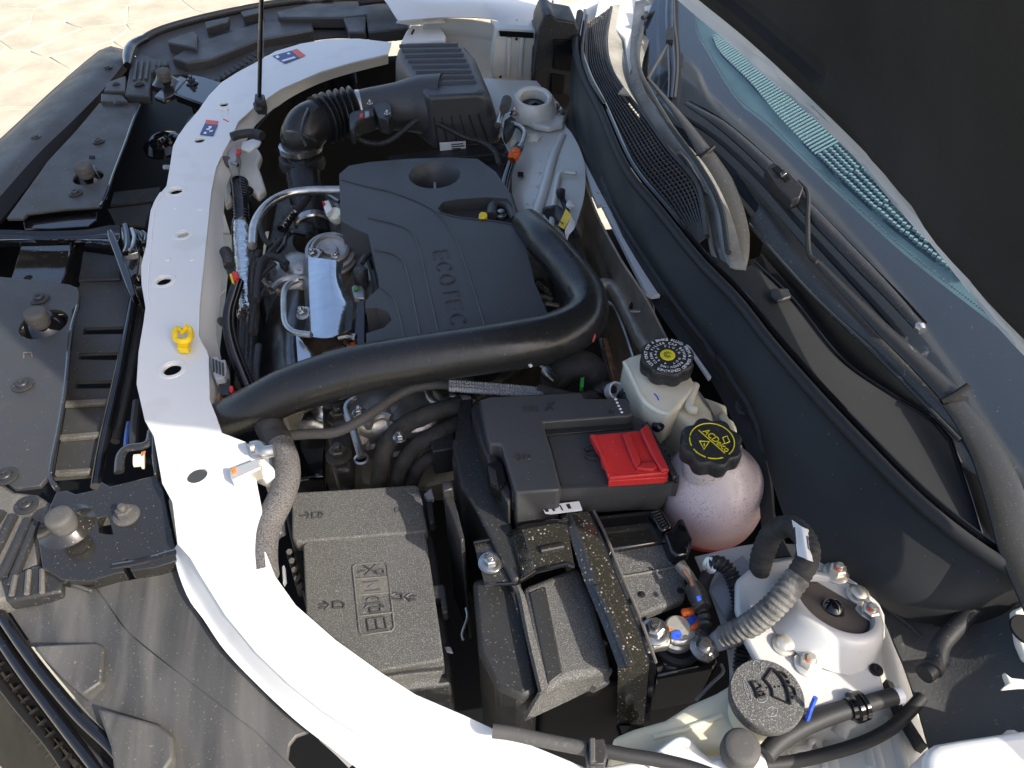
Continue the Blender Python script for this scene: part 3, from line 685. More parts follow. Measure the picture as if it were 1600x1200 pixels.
tube('curved_horn', S("199,102 201,86 206,74 216,66 228,60", .905), [.008, .012, .014, .013, .010], 'gloss', rf, seg=12)
for a in (243, 251, 259): tube('small_fin', [at(a, 96, .905), at(a, 103, .902)], .002, 'panel', rf, seg=6)
place(CLIP, 'push_pin', 'plastic', at(217, 131, .902), UP, rf, 1.1)

# ---- headlamp shrouds
nh = thing('headlamp_shroud', 'dust streaked black headlamp shroud at the bottom left', 'shroud', at(250, 1050, .88), 'headlamp shrouds')
plate('upper_panel', "146,914 200,906 277,890 298,940 348,1014 400,1069 440,1108 482,1143 462,1150 452,1163 449,1185 480,1222 400,1144 300,1068 200,988", .006, 'shroud', nh, .002, z=.888)
sheet('lower_panel', [S("100,890 146,914 200,988 300,1068 400,1144 490,1228", .886), S("60,905 100,945 150,1010 230,1090 320,1170 400,1250", .876), S("-20,905 12,950 60,1020 130,1105 190,1172 250,1260", .86)], 'shroud', nh, .004, 40, 20)
plate('raised_pad', "52,1012 60,1007 152,1003 163,1010 158,1066 128,1086 100,1062", .03, 'shroud', nh, .003, z=.880)
plate('raised_pad', "150,1104 250,1132 270,1150 270,1184 244,1222 180,1222 172,1165", .03, 'shroud', nh, .003, z=.882)
plate('trim_fin', "95,908 100,905 144,920 140,924", .006, 'shroud', nh, .001, z=.895)
hl = thing('headlamp', 'glossy dark headlamp lens in the bottom left corner', 'headlamp', at(60, 1120, .82))
sheet('lens', [S("-40,900 0,958 50,1030 120,1115 185,1180 240,1270", .858), S("-60,930 -12,990 40,1065 100,1140 160,1210 200,1290", .835), S("-140,1030 -90,1090 -40,1150 20,1220 80,1290 120,1350", .74)], 'lens', hl, .004, 40)
tube('lens_rim', "-40,900 0,958 50,1030 120,1115 185,1180 240,1270", .006, 'gloss', hl, z=.862, seg=10)
for k in range(7): 
    a = k * 11
    tube('lens_flute', [at(-8 + a * .9, 1052 + a * .8, .80), at(-4 + a, 1075 + a, .795)], .0035, 'gloss', hl, seg=8)
tube('lens_trim', "0,1000 60,1085 130,1165 180,1215", .004, 'panel', hl, z=.845, seg=8)
tube('lens_trim', "-40,935 -8,985 36,1050 100,1135 150,1200 190,1260", .006, 'gloss', hl, z=.846, seg=10)
tube('lens_trim', "-60,985 -20,1040 30,1105 80,1165 130,1240", .005, 'lens', hl, z=.822, seg=10)
for k in range(13): tube('lens_rib', [at(-34 + k * 13, 982 + k * 18, .8335), at(-58 + k * 13, 1000 + k * 18, .814)], .0022, 'lens', hl, seg=6)
fh = thing('headlamp_shroud', 'stepped black headlamp shroud along the far front corner', 'shroud', at(420, 50, .87), 'headlamp shrouds')
sheet('base_panel', [S("205,80 258,48 330,26 420,8 520,0 610,6 640,20", .865), S("225,98 290,85 350,70 430,45 520,28 600,30 640,40", .858), S("236,125 285,116 335,126 385,100 450,72 520,58 620,62", .85)], 'panel', fh, .004, 50)
tube('outer_rim', "203,78 226,60 260,44 330,25 420,7 480,0 560,-4 618,2 632,20", .010, 'plastic', fh, z=.872, seg=10)
for s, z in (("261,62 300,48 308,53 307,75 262,66", .885), ("432,18 480,6 560,4 632,18 640,44 575,50 572,23 538,27 436,27", .888), ("305,66 400,36 486,27 490,47 404,62 330,92 290,98 268,90", .874), ("536,28 571,25 571,50 545,50", .89)): plate('raised_step', s, .03, 'panel', fh, .004, z=z)
for s in ("320,34 358,26 356,34 322,44", "376,18 410,10 410,18 380,26"): plate('rim_tab', s, .02, 'plastic', fh, .002, z=.888)
for k in range(9): tube('bellows_fin', [at(338 + k * 7, 124 - k * 5, .87), at(344 + k * 7, 129 - k * 5, .87)], .003, 'rubber', fh, seg=6)
tube('cable', "560,4 600,0 622,6 634,22 630,30", .009, 'rubber', fh, z=.91, seg=10)
fw = thing('far_latch_mount', 'white pressed mount with black bump stop beyond the air filter box', 'bracket', at(668, 48, .92))
plate('mount_plate', "634,48 642,38 690,40 697,55 695,62 625,66", .03, 'white', fw, .006, z=.93)
plate('mount_lip', "618,33 690,25 696,33 640,36", .006, 'white', fw, .002, z=.95)
plate('slot', "642,52 646,45 648,46 644,54", .002, 'socket', fw, 0, z=.9315)
knob(668, 39, .93, 'small black rubber bump stop on the far white mount', .8, 'rubber')

# ================================================================ WHITE RADIATOR SUPPORT
rs = thing('radiator_support', 'curved white painted radiator support across the front of the bay', 'radiator support', at(280, 500, .93))
p = plate('support_beam', "612,66 560,60 512,61 470,68 430,80 400,97 370,113 345,129 325,150 310,172 290,195 278,212 270,228 266,255 260,290 246,307 235,328 231,358 228,384 220,415 221,445 227,480 224,503 216,550 213,600 226,657 240,682 246,715 253,755 269,785 277,850 297,872 313,900 352,962 400,1020 450,1068 505,1112 575,1156 670,1212 700,1226 980,1226 850,1172 800,1152 725,1117 650,1085 595,1050 525,1000 462,945 430,900 414,860 410,800 398,740 384,690 347,676 338,650 328,625 326,556 311,524 312,480 320,400 330,300 338,260 350,235 362,215 372,190 400,165 440,138 500,112 550,97 606,84", .005, 'white', rs, 0, z=.93)
HOLES = ((312, 219, .0095), (275, 299, .0105), (286, 367, .0085), (256, 439, .0105), (269, 577, .0115), (307, 742, .0115), (350, 163, .009))
cutout(p, [cyl(at(x, y, .93), r, .12) for x, y, r in HOLES])
b = p.modifiers.new('bevel', 'BEVEL'); b.width = .002; b.segments = 3; b.limit_method = 'ANGLE'; b.angle_limit = R(40)
sheet('inner_flange', [S("606,84 550,97 500,112 440,138 400,165 372,190 362,215 350,235 338,260 330,300 320,400 312,480 311,524 326,556 328,625 338,650", .926), S("606,98 550,112 500,128 455,150 425,172 400,195 388,215 372,240 362,270 352,300 348,382 346,450 338,520 345,560 347,640 350,678", .895)], 'white', rs, .003, 70)
sheet('outer_flange', [S("277,850 297,872 313,900 352,962 400,1020 450,1068 505,1112 575,1156 670,1212", .926), S("273,856 286,885 300,918 336,974 376,1026 428,1080 482,1126 548,1172 630,1226", .908), S("270,860 280,900 296,938 318,968 350,1015 400,1068 462,1126 524,1174 590,1226", .903)], 'white', rs, .004, 40)
sheet('lower_lip', [S("490,1140 530,1166 560,1188", .88), S("500,1158 525,1180 545,1200", .86)], 'white', rs, .004, 8)
for x, y, r in HOLES[1:6]: lathe('pressed_rim', at(x, y, .929), UP, [(r + .001, .0005), (r + .003, .0022), (r + .007, .002), (r + .011, .0002)], 'white', rs, lseg=28, cap=False) if False else obj('pressed_rim', b_lathe(bm_new(), at(x, y, .929), UP, [(r + .0012, -.002), (r + .0025, .0022), (r + .007, .002), (r + .011, -.002)], 28, None, False), 'white', rs)
for x, y in ((272, 325), (312, 327), (262, 405), (300, 405), (352, 178), (342, 182)): obj('weld_spot', b_lathe(bm_new(), at(x, y, .9295), UP, [(.006, -.001), (.005, .0012), (.0005, .0016)], 16), 'white', rs)
obj('pressed_slot', b_tube(bm_new(), S("338,168 356,173", .93), .004, 10), 'white', rs)
sheet('side_step', [S("258,300 245,318 238,360 235,400 231,450 235,480", .931), S("250,300 238,322 232,360 229,396 223,440 227,480", .926)], 'white', rs, .003, 20)
def sticker(lab, blue, red, bits):
    t = thing('sticker', lab, 'sticker', S(blue, .9312)[0], 'warning stickers on the radiator support')
    plate('blue_field', blue, .0008, 'decalblue', t, 0, z=.9318); plate('red_band', red, .0008, 'decalred', t, 0, z=.9318)
    for s in bits: plate('printed_mark', s, .0003, 'wprint', t, 0, z=.9321)
sticker('small blue and red sticker near the prop rod foot on the white support', "320,193 340,195 333,212 312,210", "322,187 341,189 339,195 320,193", ["319,206 323,206 322,209 318,209", "322,201 328,200 328,202 323,203", "326,197 331,197 330,200 326,200", "327,204 333,203 332,205 327,206"])
sticker('blue and red sticker on the far arc of the white support', "426,87 455,79 468,90 445,99", "455,79 464,76 477,86 468,90", ["430,88 434,86 437,89 433,91", "440,94 460,88 462,90 442,96", "448,83 452,82 454,84 450,85"])
tube('red_dash', "349,186 357,190", .0012, 'decalred', rs, z=.9305, seg=6)
yc = thing('yellow_clip', 'bright yellow plastic clip standing on the white support', 'clip', at(286, 535, .93))
tube('jaw', S("280,513 275,516 273,523 276,531 285,534 294,531 298,523 296,515 291,511", .945), .0045, 'yellow', yc, seg=10)
tube('jaw_lip', S("281,514 284,522 290,512", .949), .0035, 'yellow', yc, seg=8, smooth=False)
plate('tab', "276,534 296,532 293,545 276,544", .010, 'yellow', yc, .0015, z=.942)
plate('groove', "279,528 292,527 291,530 280,531", .004, 'ypaint', yc, .0005, z=.945)
lt = thing('support_bracket', 'small black latch strap and painted bolt beside the sunlit white support', 'bracket', at(225, 700, .91))
tube('strap', S("252,668 243,668 238,674 234,690 222,697 200,700 189,712 186,738", .915), .006, 'bracket', lt, seg=10, flat=.6)
plate('strap_plate', "236,672 243,672 248,735 240,742 236,710", .03, 'bracket', lt, .002, z=.92)
lathe('bolt', at(226, 719, .905), (-1, -.1, .25), [(.011, 0), (.011, .003), (.008, .004), (.008, .012), (.005, .013)], 'brake', lt, lseg=16)
lathe('paint_dab', at(225, 709, .917), (-.7, .2, .7), [(.004, 0), (.003, .002)], 'orange', lt, lseg=10)
tube('cable_end', "214,628 212,648 210,664 209,700", .006, 'rubber', lt, z=.88, seg=8)
tube('blue_pin', "202,661 199,680 197,700", .004, 'decalblue', lt, z=.87, seg=8)
# ================================================================ ENGINE BAY SHELL
fl = plate('bay_floor', [Vector(v) for v in ((-.42, -.1, .42), (.75, -.1, .42), (.75, 1.75, .42), (-.42, 1.75, .42))], .02, 'deep', bev=0, kind='structure')
wall = thing('wheelhouse', 'dark far wheelhouse wall closing the engine bay below the far fender', 'wheelhouse', (.2, 1.85, .6))
obj('panel', b_box(bm_new(), Vector((.14, 1.98, .62)), (1.15, .03, .46)), 'deep', wall, .005)
obj('panel', b_box(bm_new(), Vector((.70, .85, .62)), (.03, 1.9, .42)), 'deep', wall, .005)
fwl = thing('firewall', 'stained metal firewall with ribs behind the thick black intake pipe', 'firewall', at(960, 450, .85))
sheet('shield', [S("900,236 925,320 965,400 1005,462 1040,530 1080,600 1140,680", .90), S("880,290 918,390 945,450 975,515 1000,570 1035,640 1100,720", .80), S("860,330 900,420 930,490 945,560 960,620 990,690 1060,760", .62)], 'firewall', fwl, .004, 40, 24)
tube('pressed_rib', S("938,445 955,448 970,470 985,500 1000,530 1015,550", .845), .012, 'firewall', fwl, seg=12)
tube('pressed_rib', S("945,470 960,480 975,515 990,560", .825), .004, 'zinc', fwl, seg=8)
lathe('grommet', at(1003, 485, .86), (-.6, -.4, .5), [(.012, -.004), (.022, 0), (.022, .004), (.016, .006), (.015, -.004), (.002, -.006)], 'rubber', fwl)
tube('grommet_pin', S("984,486 1000,486", .88), .003, 'zinc', fwl, seg=8)
ws_ = plate('white_rail', "904,231 914,230 922,250 940,286 985,370 1032,459 1019,461 1010,456 990,418 948,334 940,318 934,320 925,300", .008, 'white', None, 0, z=.925)
cutout(ws_, [cyl(at(935, 301, .925), .004, .05), cyl(at(945, 324, .925), .0025, .05)])
ws_.name = 'white_rail'; tag(ws_, 'narrow white painted rail along the lower edge of the cowl', 'rail')
plate('rail_end', "1072,537 1078,540 1112,588 1108,592", .006, 'white', None, .001, z=.918, label='short white sliver of painted rail under the cowl by the brake reservoir', cat='rail')
for o in (o for o in bpy.data.objects if o.name == 'rail_end'): o.name = 'rail'

ap = thing('inner_fender', 'cream white inner fender with spot weld bumps on the passenger side', 'inner fender', at(850, 280, .9))
sheet('panel', [S("742,120 764,165 784,215 797,245 800,275 800,300 812,345 806,390", .91), S("790,125 815,175 832,230 838,260 836,300 838,340 832,390", .925), S("838,126 876,172 886,195 892,206 906,232 914,262 912,310 890,380", .93)], 'primer', ap, .004, 40)
for q in ((848, 238), (846, 256), (842, 275), (838, 295), (833, 318)): obj('weld_bump', b_lathe(bm_new(), at(*q, .921), UP, [(.013, -.004), (.011, .002), (.006, .005), (.001, .006)], 16), 'primer', ap)
tube('pressed_edge', "878,212 866,240 856,275 846,310 834,345 826,372", .010, 'primer', ap, z=.928, flat=.6)
tube('pressed_frame', "862,352 868,300 874,272 882,268 900,270", .005, 'primer', ap, z=.935, flat=.6)
plate('square_hole', "809,268 818,269 818,275 809,275", .002, 'socket', ap, 0, z=.926)
plate('weld_tab', "820,330 834,332 832,352 822,350", .006, 'primer', ap, .002, z=.935)
sheet('seam_bead', [S("765,165 775,182 787,200 796,222", .935), S("772,160 784,180 795,198 806,218", .938)], 'seam', ap, .01, 14)
obj('seam_blob', b_lathe(bm_new(), at(835, 217, .925), UP, [(.016, 0), (.014, .006), (.006, .009), (.001, .01)], 14, (5, .3, 0, 3)), 'seam', ap)
tw = thing('strut_tower', 'white strut tower with an open dark centre on the far passenger side', 'strut tower', at(837, 165, .94), 'strut towers')
plate('flange', "800,138 822,132 850,136 872,158 884,178 880,194 858,199 835,195 806,178", .012, 'primer', tw, .004, z=.942)
c = at(833, 174, .942)
lathe('dome', c, (-.02, -.16, 1), [(.048, 0), (.046, .012), (.041, .026), (.036, .033), (.031, .034), (.027, .030), (.026, .0)], 'primer', tw, 40)
lathe('mount_cup', c, (-.02, -.16, 1), [(.0255, .012), (.022, .010), (.012, .008), (.010, .018), (.003, .02)], 'gloss', tw)
for q in ((870, 169), (876, 177)): place(BOLT, 'bolt', 'zinc', at(*q, .943), UP, tw, .8)
nf = thing('inner_fender', 'pale ribbed inner fender at the bottom right under the thin black hoses', 'inner fender', at(1330, 1100, .88))
sheet('panel', [S("1085,870 1110,930 1130,990 1140,1060 1130,1140 1110,1230", .865), S("1180,850 1200,930 1210,1010 1230,1080 1240,1150 1240,1230", .885), S("1275,852 1340,930 1380,1000 1392,1050 1402,1110 1412,1230", .89), S("1300,850 1370,920 1405,1010 1425,1070 1445,1120 1462,1230", .87)], 'primer', nf, .004, 30, 26)
for s in ("1310,1150 1322,1130 1345,1135 1362,1200", "1352,1140 1365,1170 1375,1210", "1385,1120 1400,1160 1412,1205", "1300,1162 1296,1185 1302,1210"): tube('pressed_rib', s, .008, 'primer', nf, z=.888, flat=.5)
tube('pressed_outline', "1234,1178 1245,1170 1262,1168 1266,1160 1276,1158 1284,1175 1290,1200", .003, 'primer', nf, z=.892, flat=.6)
tt = thing('strut_tower', 'large white strut tower with black strut nut on the near driver side', 'strut tower', at(1297, 955, .93), 'strut towers')
plate('flange', "1150,905 1180,880 1250,868 1290,862 1330,888 1368,925 1384,960 1385,992 1370,1018 1374,1040 1386,1085 1340,1096 1262,1110 1225,1085 1190,1045 1165,1000 1150,950", .012, 'tower', tt, .004, z=.925)
c = at(1304, 946, .938); TAX = Vector((.26, .22, .94)).normalized()
lathe('dome', c, TAX, [(.060, -.030), (.0555, -.019), (.0535, -.013), (.051, -.006), (.0490, 0), (.046, .0028), (.042, .0040), (.039, .0032), (.0375, .001), (.0365, -.02)], 'tower', tt, 48)
lathe('rubber_ring', c, TAX, [(.0368, -.004), (.034, -.004), (.023, -.007), (.019, -.016), (.002, -.018)], 'mountrub', tt)
lathe('strut_nut', c + TAX * -.017, TAX, [(.015, 0), (.015, .004), (.0125, .006), (.0125, .012), (.0095, .018), (.005, .0215), (.001, .0225)], 'gloss', tt)
for q in ((1357, 960), (1262, 1038), (1306, 896)):
    o = place(BOLT, 'bolt', 'brass', at(*q, .926), UP, tt, 1.15)
    place(CLIP, 'paint_dab', 'orange', at(q[0] + 3, q[1] - 8, .938), UP, tt, .36)
for q in ((1226, 1008), (1340, 930)): lathe('plug', at(*q, .926), UP, [(.012, 0), (.0115, .002), (.009, .003), (.008, .007), (.005, .009), (.001, .0095)], 'brass', tt)
place(CLIP, 'hole', 'socket', at(1369, 1047, .9255), UP, tt, .6)

# ================================================================ ENGINE AND INTAKE
ec = thing('engine_cover', 'large matte black engine cover with embossed lettering and an oil filler bowl', 'engine cover', at(690, 400, .94))
EC = .945
p = plate('cover_shell', "530,272 545,259 578,253 640,248 700,246 746,248 774,268 795,297 806,330 812,344 835,440 860,500 850,512 700,534 573,545 572,521 600,512 612,500 606,487 590,481 571,482 571,470 592,450 592,438 575,366 560,360 532,345", .07, 'cover', ec, 0, z=EC)
bowl = at(679, 273, EC)
cutout(p, [b_lathe(bm_new(), bowl - Vector((0, 0, .05)), UP, [(.026, 0), (.040, .04), (.0455, .05), (.0455, .06)], 40),
           b_prism(bm_new(), S("683,317 692,307 715,303 760,300 792,302 800,312 806,345 795,343 770,338 745,337 705,331 690,325", EC + .01), .034)])
b = p.modifiers.new('bevel', 'BEVEL'); b.width = .007; b.segments = 4; b.limit_method = 'ANGLE'; b.angle_limit = R(40)
lathe('filler_tab', bowl - Vector((0, 0, .049)), UP, [(.024, 0), (.022, .003), (.006, .004), (.001, .004)], 'plastic', ec)
plate('filler_fin', "677,284 681,284 682,300 678,300", .02, 'bulbgrey', ec, .001, z=EC - .025)
tube('arch', "768,338 770,322 782,316 795,322 806,342", .009, 'cover', ec, z=EC - .012, seg=10)
lathe('cover_bolt', at(783, 337, EC - .02), UP, [(.010, 0), (.010, .003), (.006, .004), (.006, .010), (.002, .011)], 'zinc', ec, lseg=14)
for s in ("534,281 572,291 617,302 675,327 707,364 730,421 760,516", "575,340 632,356 653,383 673,464 687,528", "586,390 620,400 637,427 659,531", "595,449 615,466 625,495 633,535"): tube('moulded_line', s, .0018, 'cover', ec, z=EC + .0002, seg=6, step=.01)
tube('moulded_line', "683,331 720,340 770,345 806,352", .0016, 'cover', ec, z=EC, seg=6)
def fit_text(name, s, a, b, up, h, ext, m, parent):
    a, b = Vector(a), Vector(b); t = text(name, s, (0, 0, 0), (1, 0, 0), (0, 1, 0), 1, .02, m, parent)
    me = t.data; xs = [v.co.x for v in me.vertices]; ys = [v.co.y for v in me.vertices]
    x = (b - a); L = x.length; x.normalize(); y = Vector(up); y = (y - x * y.dot(x)).normalized(); z = x.cross(y)
    for v in me.vertices:
        c = v.co; v.co = a + x * ((c.x - min(xs)) / (max(xs) - min(xs)) * L) + y * ((c.y - (min(ys) + max(ys)) / 2) / (max(ys) - min(ys)) * h) + z * (c.z * ext / .02)
    return t
Z1 = EC + .0006
def letter_strokes(ch):
    if ch == 'E': return [[(1, 0), (0, 0), (0, 1), (1, 1)], [(0, .5), (.92, .5)]]
    if ch == 'T': return [[(-.05, 1), (1.05, 1)], [(.5, 1), (.5, 0)]]
    arc = lambda a, b, n: [(.5 + .5 * math.cos(R(a + (b - a) * k / n)), .5 + .5 * math.sin(R(a + (b - a) * k / n))) for k in range(n + 1)]
    return [arc(40, 320, 14)] if ch == 'C' else [arc(0, 360, 20)]
la, lb_ = at(687, 392, Z1), at(719, 513, Z1)
lx = lb_ - la; LL = lx.length; lx.normalize(); ly = Vector((-lx.y, lx.x, 0)); HW, WW = .0215, LL / 6 * .70
for k, ch in enumerate('ECOTEC'):
    g = bm_new()
    for st_ in letter_strokes(ch):
        for off in (-.0013, .0013):
            b_tube(g, [la + lx * (LL / 6 * k + u * (WW) + (off if len(st_) > 2 else 0)) + ly * ((v - .5) * (HW + (off * 2 if len(st_) > 2 else 0)) + (0 if len(st_) > 2 else off)) for u, v in st_], .0006, 5, smooth=False)
    obj('lettering', g, 'cover', ec)
dp = thing('dipstick', 'small yellow dipstick handle in the pocket of the engine cover', 'dipstick', at(755, 335, EC - .01))
plate('handle', "748,334 751,330 760,331 762,336 758,340 748,340", .008, 'yellow', dp, .002, z=EC + .004)

ab = thing('air_filter_box', 'black air filter box with a ribbed lid at the far side of the bay', 'air filter box', at(700, 150, .9))
tp = S("622,75 632,66 704,64 720,68 728,84 754,138 748,147 668,151 660,140 626,92", 1.0)
bt = S("618,170 622,152 700,147 735,146 765,152 785,214 780,224 680,234 668,226 630,195", .893)
mid = [a.lerp(b, .12) + Vector(((b - a).x * .25, (b - a).y * .25, 0)) for a, b in zip(tp, bt)]
obj('lid', b_loft(bm_new(), [tp, mid, bt]), 'cover', ab, .010, 3)
for (a, b) in (((624, 72), (716, 70)), ((628, 79.5), (721, 78)), ((633, 88), (725, 86)), ((638, 96), (729, 94.5)), ((644, 104.5), (733, 103)), ((650, 113), (737, 112)), ((657, 122), (741, 120)), ((666, 131), (744, 128))):
    tube('lid_rib', [at(*a, 1.0), at(*b, 1.0)], .0050, 'cover', ab, seg=12, flat=.7)
for t in (.06, .2, .36, .52, .68, .84):
    a = tp[7].lerp(tp[6], t); b = bt[7].lerp(bt[6], t)
    tube('side_rib', [a.lerp(b, .38), a.lerp(b, .97)], .0022, 'plastic', ab, seg=6)
plate('flange', "606,244 640,238 680,234 784,223 790,228 788,240 720,245 640,250 610,250", .018, 'plastic', ab, .002, z=.895)
plate('lower_box', "612,250 640,248 788,240 792,262 790,280 620,292", .2, 'plastic', ab, .003, z=.877)
for x in (600, 628, 655): plate('lower_fin', f"{x},252 {x+10},251 {x+12},268 {x+2},270", .05, 'plastic', ab, .001, z=.885)
for q in ((784, 232), (744, 148), (790, 245)): lathe('clip', at(*q, .90), UP, [(.009, -.01), (.009, .004), (.004, .007), (.001, .007)], 'plastic', ab, lseg=10)
yl = at(705, 234, .894).y - .002
lb = [atY(*q, yl) for q in ((687, 223.5), (727.5, 221), (728.5, 238), (688, 241))]
lab = obj('paper_label', b_prism(bm_new(), lb, [p + Vector((0, .002, 0)) for p in lb]), 'label', ab)
for k in range(4):
    u0, v0 = .42, .14 + k * .2
    def q_(u, v): return lb[0].lerp(lb[1], u).lerp(lb[3].lerp(lb[2], u), v) - Vector((0, .0006, 0))
    w_ = (.9, .95, .8, .6)[k]
    obj('printed_line', b_prism(bm_new(), [q_(.44, v0), q_(w_, v0), q_(w_, v0 + .09), q_(.44, v0 + .09)], [q_(.44, v0) + Vector((0, .0005, 0)), q_(w_, v0) + Vector((0, .0005, 0)), q_(w_, v0 + .09) + Vector((0, .0005, 0)), q_(.44, v0 + .09) + Vector((0, .0005, 0))]), 'ink', lab)
tube('outlet_cone', S("690,165 655,164 620,167 585,169 556,173", .952), [.060, .056, .046, .040, .036], 'cover', ab, seg=28, step=.012)
lathe('clamp_collar', at(566, 172, .952), at(556, 173, .952) - at(600, 168, .952), [(.036, 0), (.0385, .001), (.0385, .009), (.036, .010)], 'zinc', ab)
ms = thing('airflow_sensor', 'black airflow sensor plugged into the neck of the air filter box', 'sensor', at(590, 175, .985))
plate('body', "583,166 590,160 606,157 612,166 612,180 606,187 592,184", .03, 'plastic', ms, .002, z=.985)
plate('plug', "545,178 552,173 584,168 586,180 558,190 552,204 546,200", .03, 'plastic', ms, .003, z=.98)
plate('locking_tab', "562,177 567,176 567,182 562,184", .004, 'red', ms, .001, z=.983)
plate('plug_seal', "570,174 577,173 577,180 570,182", .004, 'bulbgrey', ms, .001, z=.983)
for q in ((578, 162), (605, 178)): place(BOLT, 'bolt', 'zinc', at(*q, .987), UP, ms, .5)
tube('lead', S("552,202 560,216 580,224 604,222 628,206 648,190 662,186 690,196 725,214 752,222 772,236 780,256", .945), .0046, 'plastic', ms, seg=10, ribs=(.0045, .0008), step=.0011, maxn=900)
bd = thing('bellows_hose', 'ribbed black intake bellows bending down from the air filter box', 'hose', at(500, 200, .93))
tube('bellows', S("556,173 538,177 518,182 498,189", .952), .0415, 'hose', bd, seg=32, ribs=(.0128, .0060), step=.0013, maxn=400)
tube('elbow', S("500,188,.952 484,196,.950 473,212,.935 471,234,.90", None), [.041, .042, .041, .038], 'hose', bd, seg=28)
for s in ("448,206,.975 462,207,.983 478,212,.983 494,222,.968", "482,170,.992 474,190,.990 472,210,.983 478,228,.965"): tube('moulded_rib', S(s), .0030, 'hose', bd, seg=8)
lathe('clamp', at(471, 234, .908), (0, .05, 1), [(.038, -.002), (.0415, 0), (.0415, .011), (.038, .012)], 'zinc', bd)
lathe('collar', at(472, 252, .890), (0, .05, 1), [(.036, -.014), (.0435, -.012), (.045, -.004), (.043, .002), (.0425, .010), (.038, .011)], 'plastic', bd, lobes=(14, .05, 1, 2))
tube('downpipe', S("473,250,.885 477,290,.865 485,330,.845 494,372,.82"), [.035, .034, .033, .03], 'hose', bd, seg=24)
lathe('clamp', at(489, 352, .835), at(480, 310, .855) - at(492, 366, .825), [(.031, -.003), (.0335, 0), (.0335, .010), (.031, .012)], 'zinc', bd)
ip = thing('intake_pipe', 'thick smooth black intake pipe sweeping across the front of the engine cover', 'pipe', at(700, 560, .95))
tube('pipe', S("352,655,.90 400,635,.925 460,607,.945 560,578,.96 690,556,.965 810,538,.965 872,524,.962 910,500,.96 916,470,.958 900,438,.956 872,402,.954 846,374,.952 822,350,.94"), [.026, .029, .031, .032, .032, .032, .033, .033, .031, .030, .028, .027, .026], 'hose', ip, seg=36, step=.008)
plate('paint_mark', "929,521 931,523 928,531 926,530", .004, 'decalred', ip, 0, z=.98)
tube('white_tie', "820,553 824,566 830,572", .0022, 'label', ip, z=.955, seg=6)
plate('green_tab', "815,560 819,558 816,572 812,574", .004, 'green', ip, 0, z=.95)

en = thing('engine', 'metallic engine and turbocharger beneath the cover with bolts and pipes', 'engine', at(560, 460, .8))
plate('block', "430,300 560,290 840,300 880,520 720,640 560,640 430,620 400,450", .25, 'darkmetal', en, .01, z=.74)
c = at(517, 398, .885)
lathe('compressor_housing', c, (.05, -.25, 1), [(.036, -.04), (.040, -.012), (.043, -.008), (.043, -.002), (.039, .0), (.039, .004), (.041, .006), (.041, .010), (.036, .012), (.0345, .008), (.033, .008), (.032, .016), (.028, .018), (.025, .012), (.014, .010), (.012, .016), (.008, .017), (.001, .014)], 'greymetal', en, 44)
for q in ((498, 392), (524, 399)): place(BOLT, 'bolt', 'zinc', at(*q, .900), (0, -.25, 1), en, .62)
lathe('turbine_housing', at(456, 428, .86), (-.2, -.4, 1), [(.03, -.05), (.042, -.02), (.044, -.004), (.040, .006), (.036, .010), (.026, .016), (.012, .02), (.001, .021)], 'greymetal', en, 36)
tube('v_clamp', "424,452 436,440 455,434 478,432", .005, 'zinc', en, z=.885, seg=8)
sheet('rocker_side', [S("522,318 536,345 560,375 580,440 576,485", .90), S("518,330 528,360 548,390 556,440 552,500", .87), S("512,345 520,370 532,400 536,450 540,520", .84)], 'greymetal', en, .006, 24)
sheet('heat_shield', [S("482,402 483,440 485,482 487,526", .915), S("505,404 504,445 508,485 512,528", .920), S("523,407 524,440 533,478 528,523", .920), S("537,412 533,432 545,462 551,475 549,515", .910)], 'foil', en, .0012, 24, 20)
sheet('shield_skirt', [S("481,402 482,440 484,482 486,526", .915), S("474,410 474,445 478,486 482,528", .89)], 'zinc', en, .001, 12)
for q in ((491, 398), (475, 490)): place(BOLT, 'bolt', 'zinc', at(*q, .905), (-.3, -.2, 1), en, 1.0)
sheet('exhaust_shield', [S("440,455 420,485 412,520 412,570 420,630", .84), S("462,452 452,490 450,525 452,570 462,625", .872), S("480,455 478,500 474,530 480,570 500,615", .86)], 'exhaust', en, .002, 30, 20)
sheet('foil_flap', [S("462,520 464,545 466,575", .878), S("480,545 492,555 500,575", .875), S("478,560 495,568 503,580", .868)], 'foil', en, .001, 14)
tube('oil_pipe', "465,437 452,443 444,456 443,482 446,506 460,519 486,523", .0048, 'zinc', en, z=.915, seg=10)
tube('oil_pipe', "528,527 545,525 556,527", .005, 'zinc', en, z=.90, seg=10)
tube('coolant_pipe', "394,384 398,350 416,322 444,305 480,298 532,297", .0078, 'zinc', en, z=.925, seg=12)
tube('coolant_pipe', "480,302 497,300 510,304 530,315", .004, 'zinc', en, z=.90, seg=8)
tube('black_hose', "484,302 474,318 462,330", .007, 'rubber', en, z=.905, seg=10)
tube('black_hose', "462,328 450,342 440,358", .0085, 'gloss', en, z=.90, seg=12, ribs=(.008, .0014), step=.0015)
tube('black_hose', "480,366 456,362 445,372 442,384 432,398", .0055, 'gloss', en, z=.89, seg=10)
tube('black_hose', "448,412 436,404 420,400 408,412 402,440 400,470", .006, 'rubber', en, z=.90, seg=10)
plate('hose_end', "432,396 442,394 450,412 444,418 436,410", .012, 'rubber', en, .002, z=.90)
tube('black_hose', "486,345 480,380", .026, 'hose', en, z=.83, seg=20)
lathe('actuator', at(418, 448, .87), (-.3, 0, 1), [(.010, -.01), (.010, .004), (.005, .006), (.004, .015), (.001, .016)], 'zinc', en, lseg=14)
plate('tag', "463,416 466,411 470,414 470,421 464,421", .003, 'bulbgrey', en, 0, z=.905)
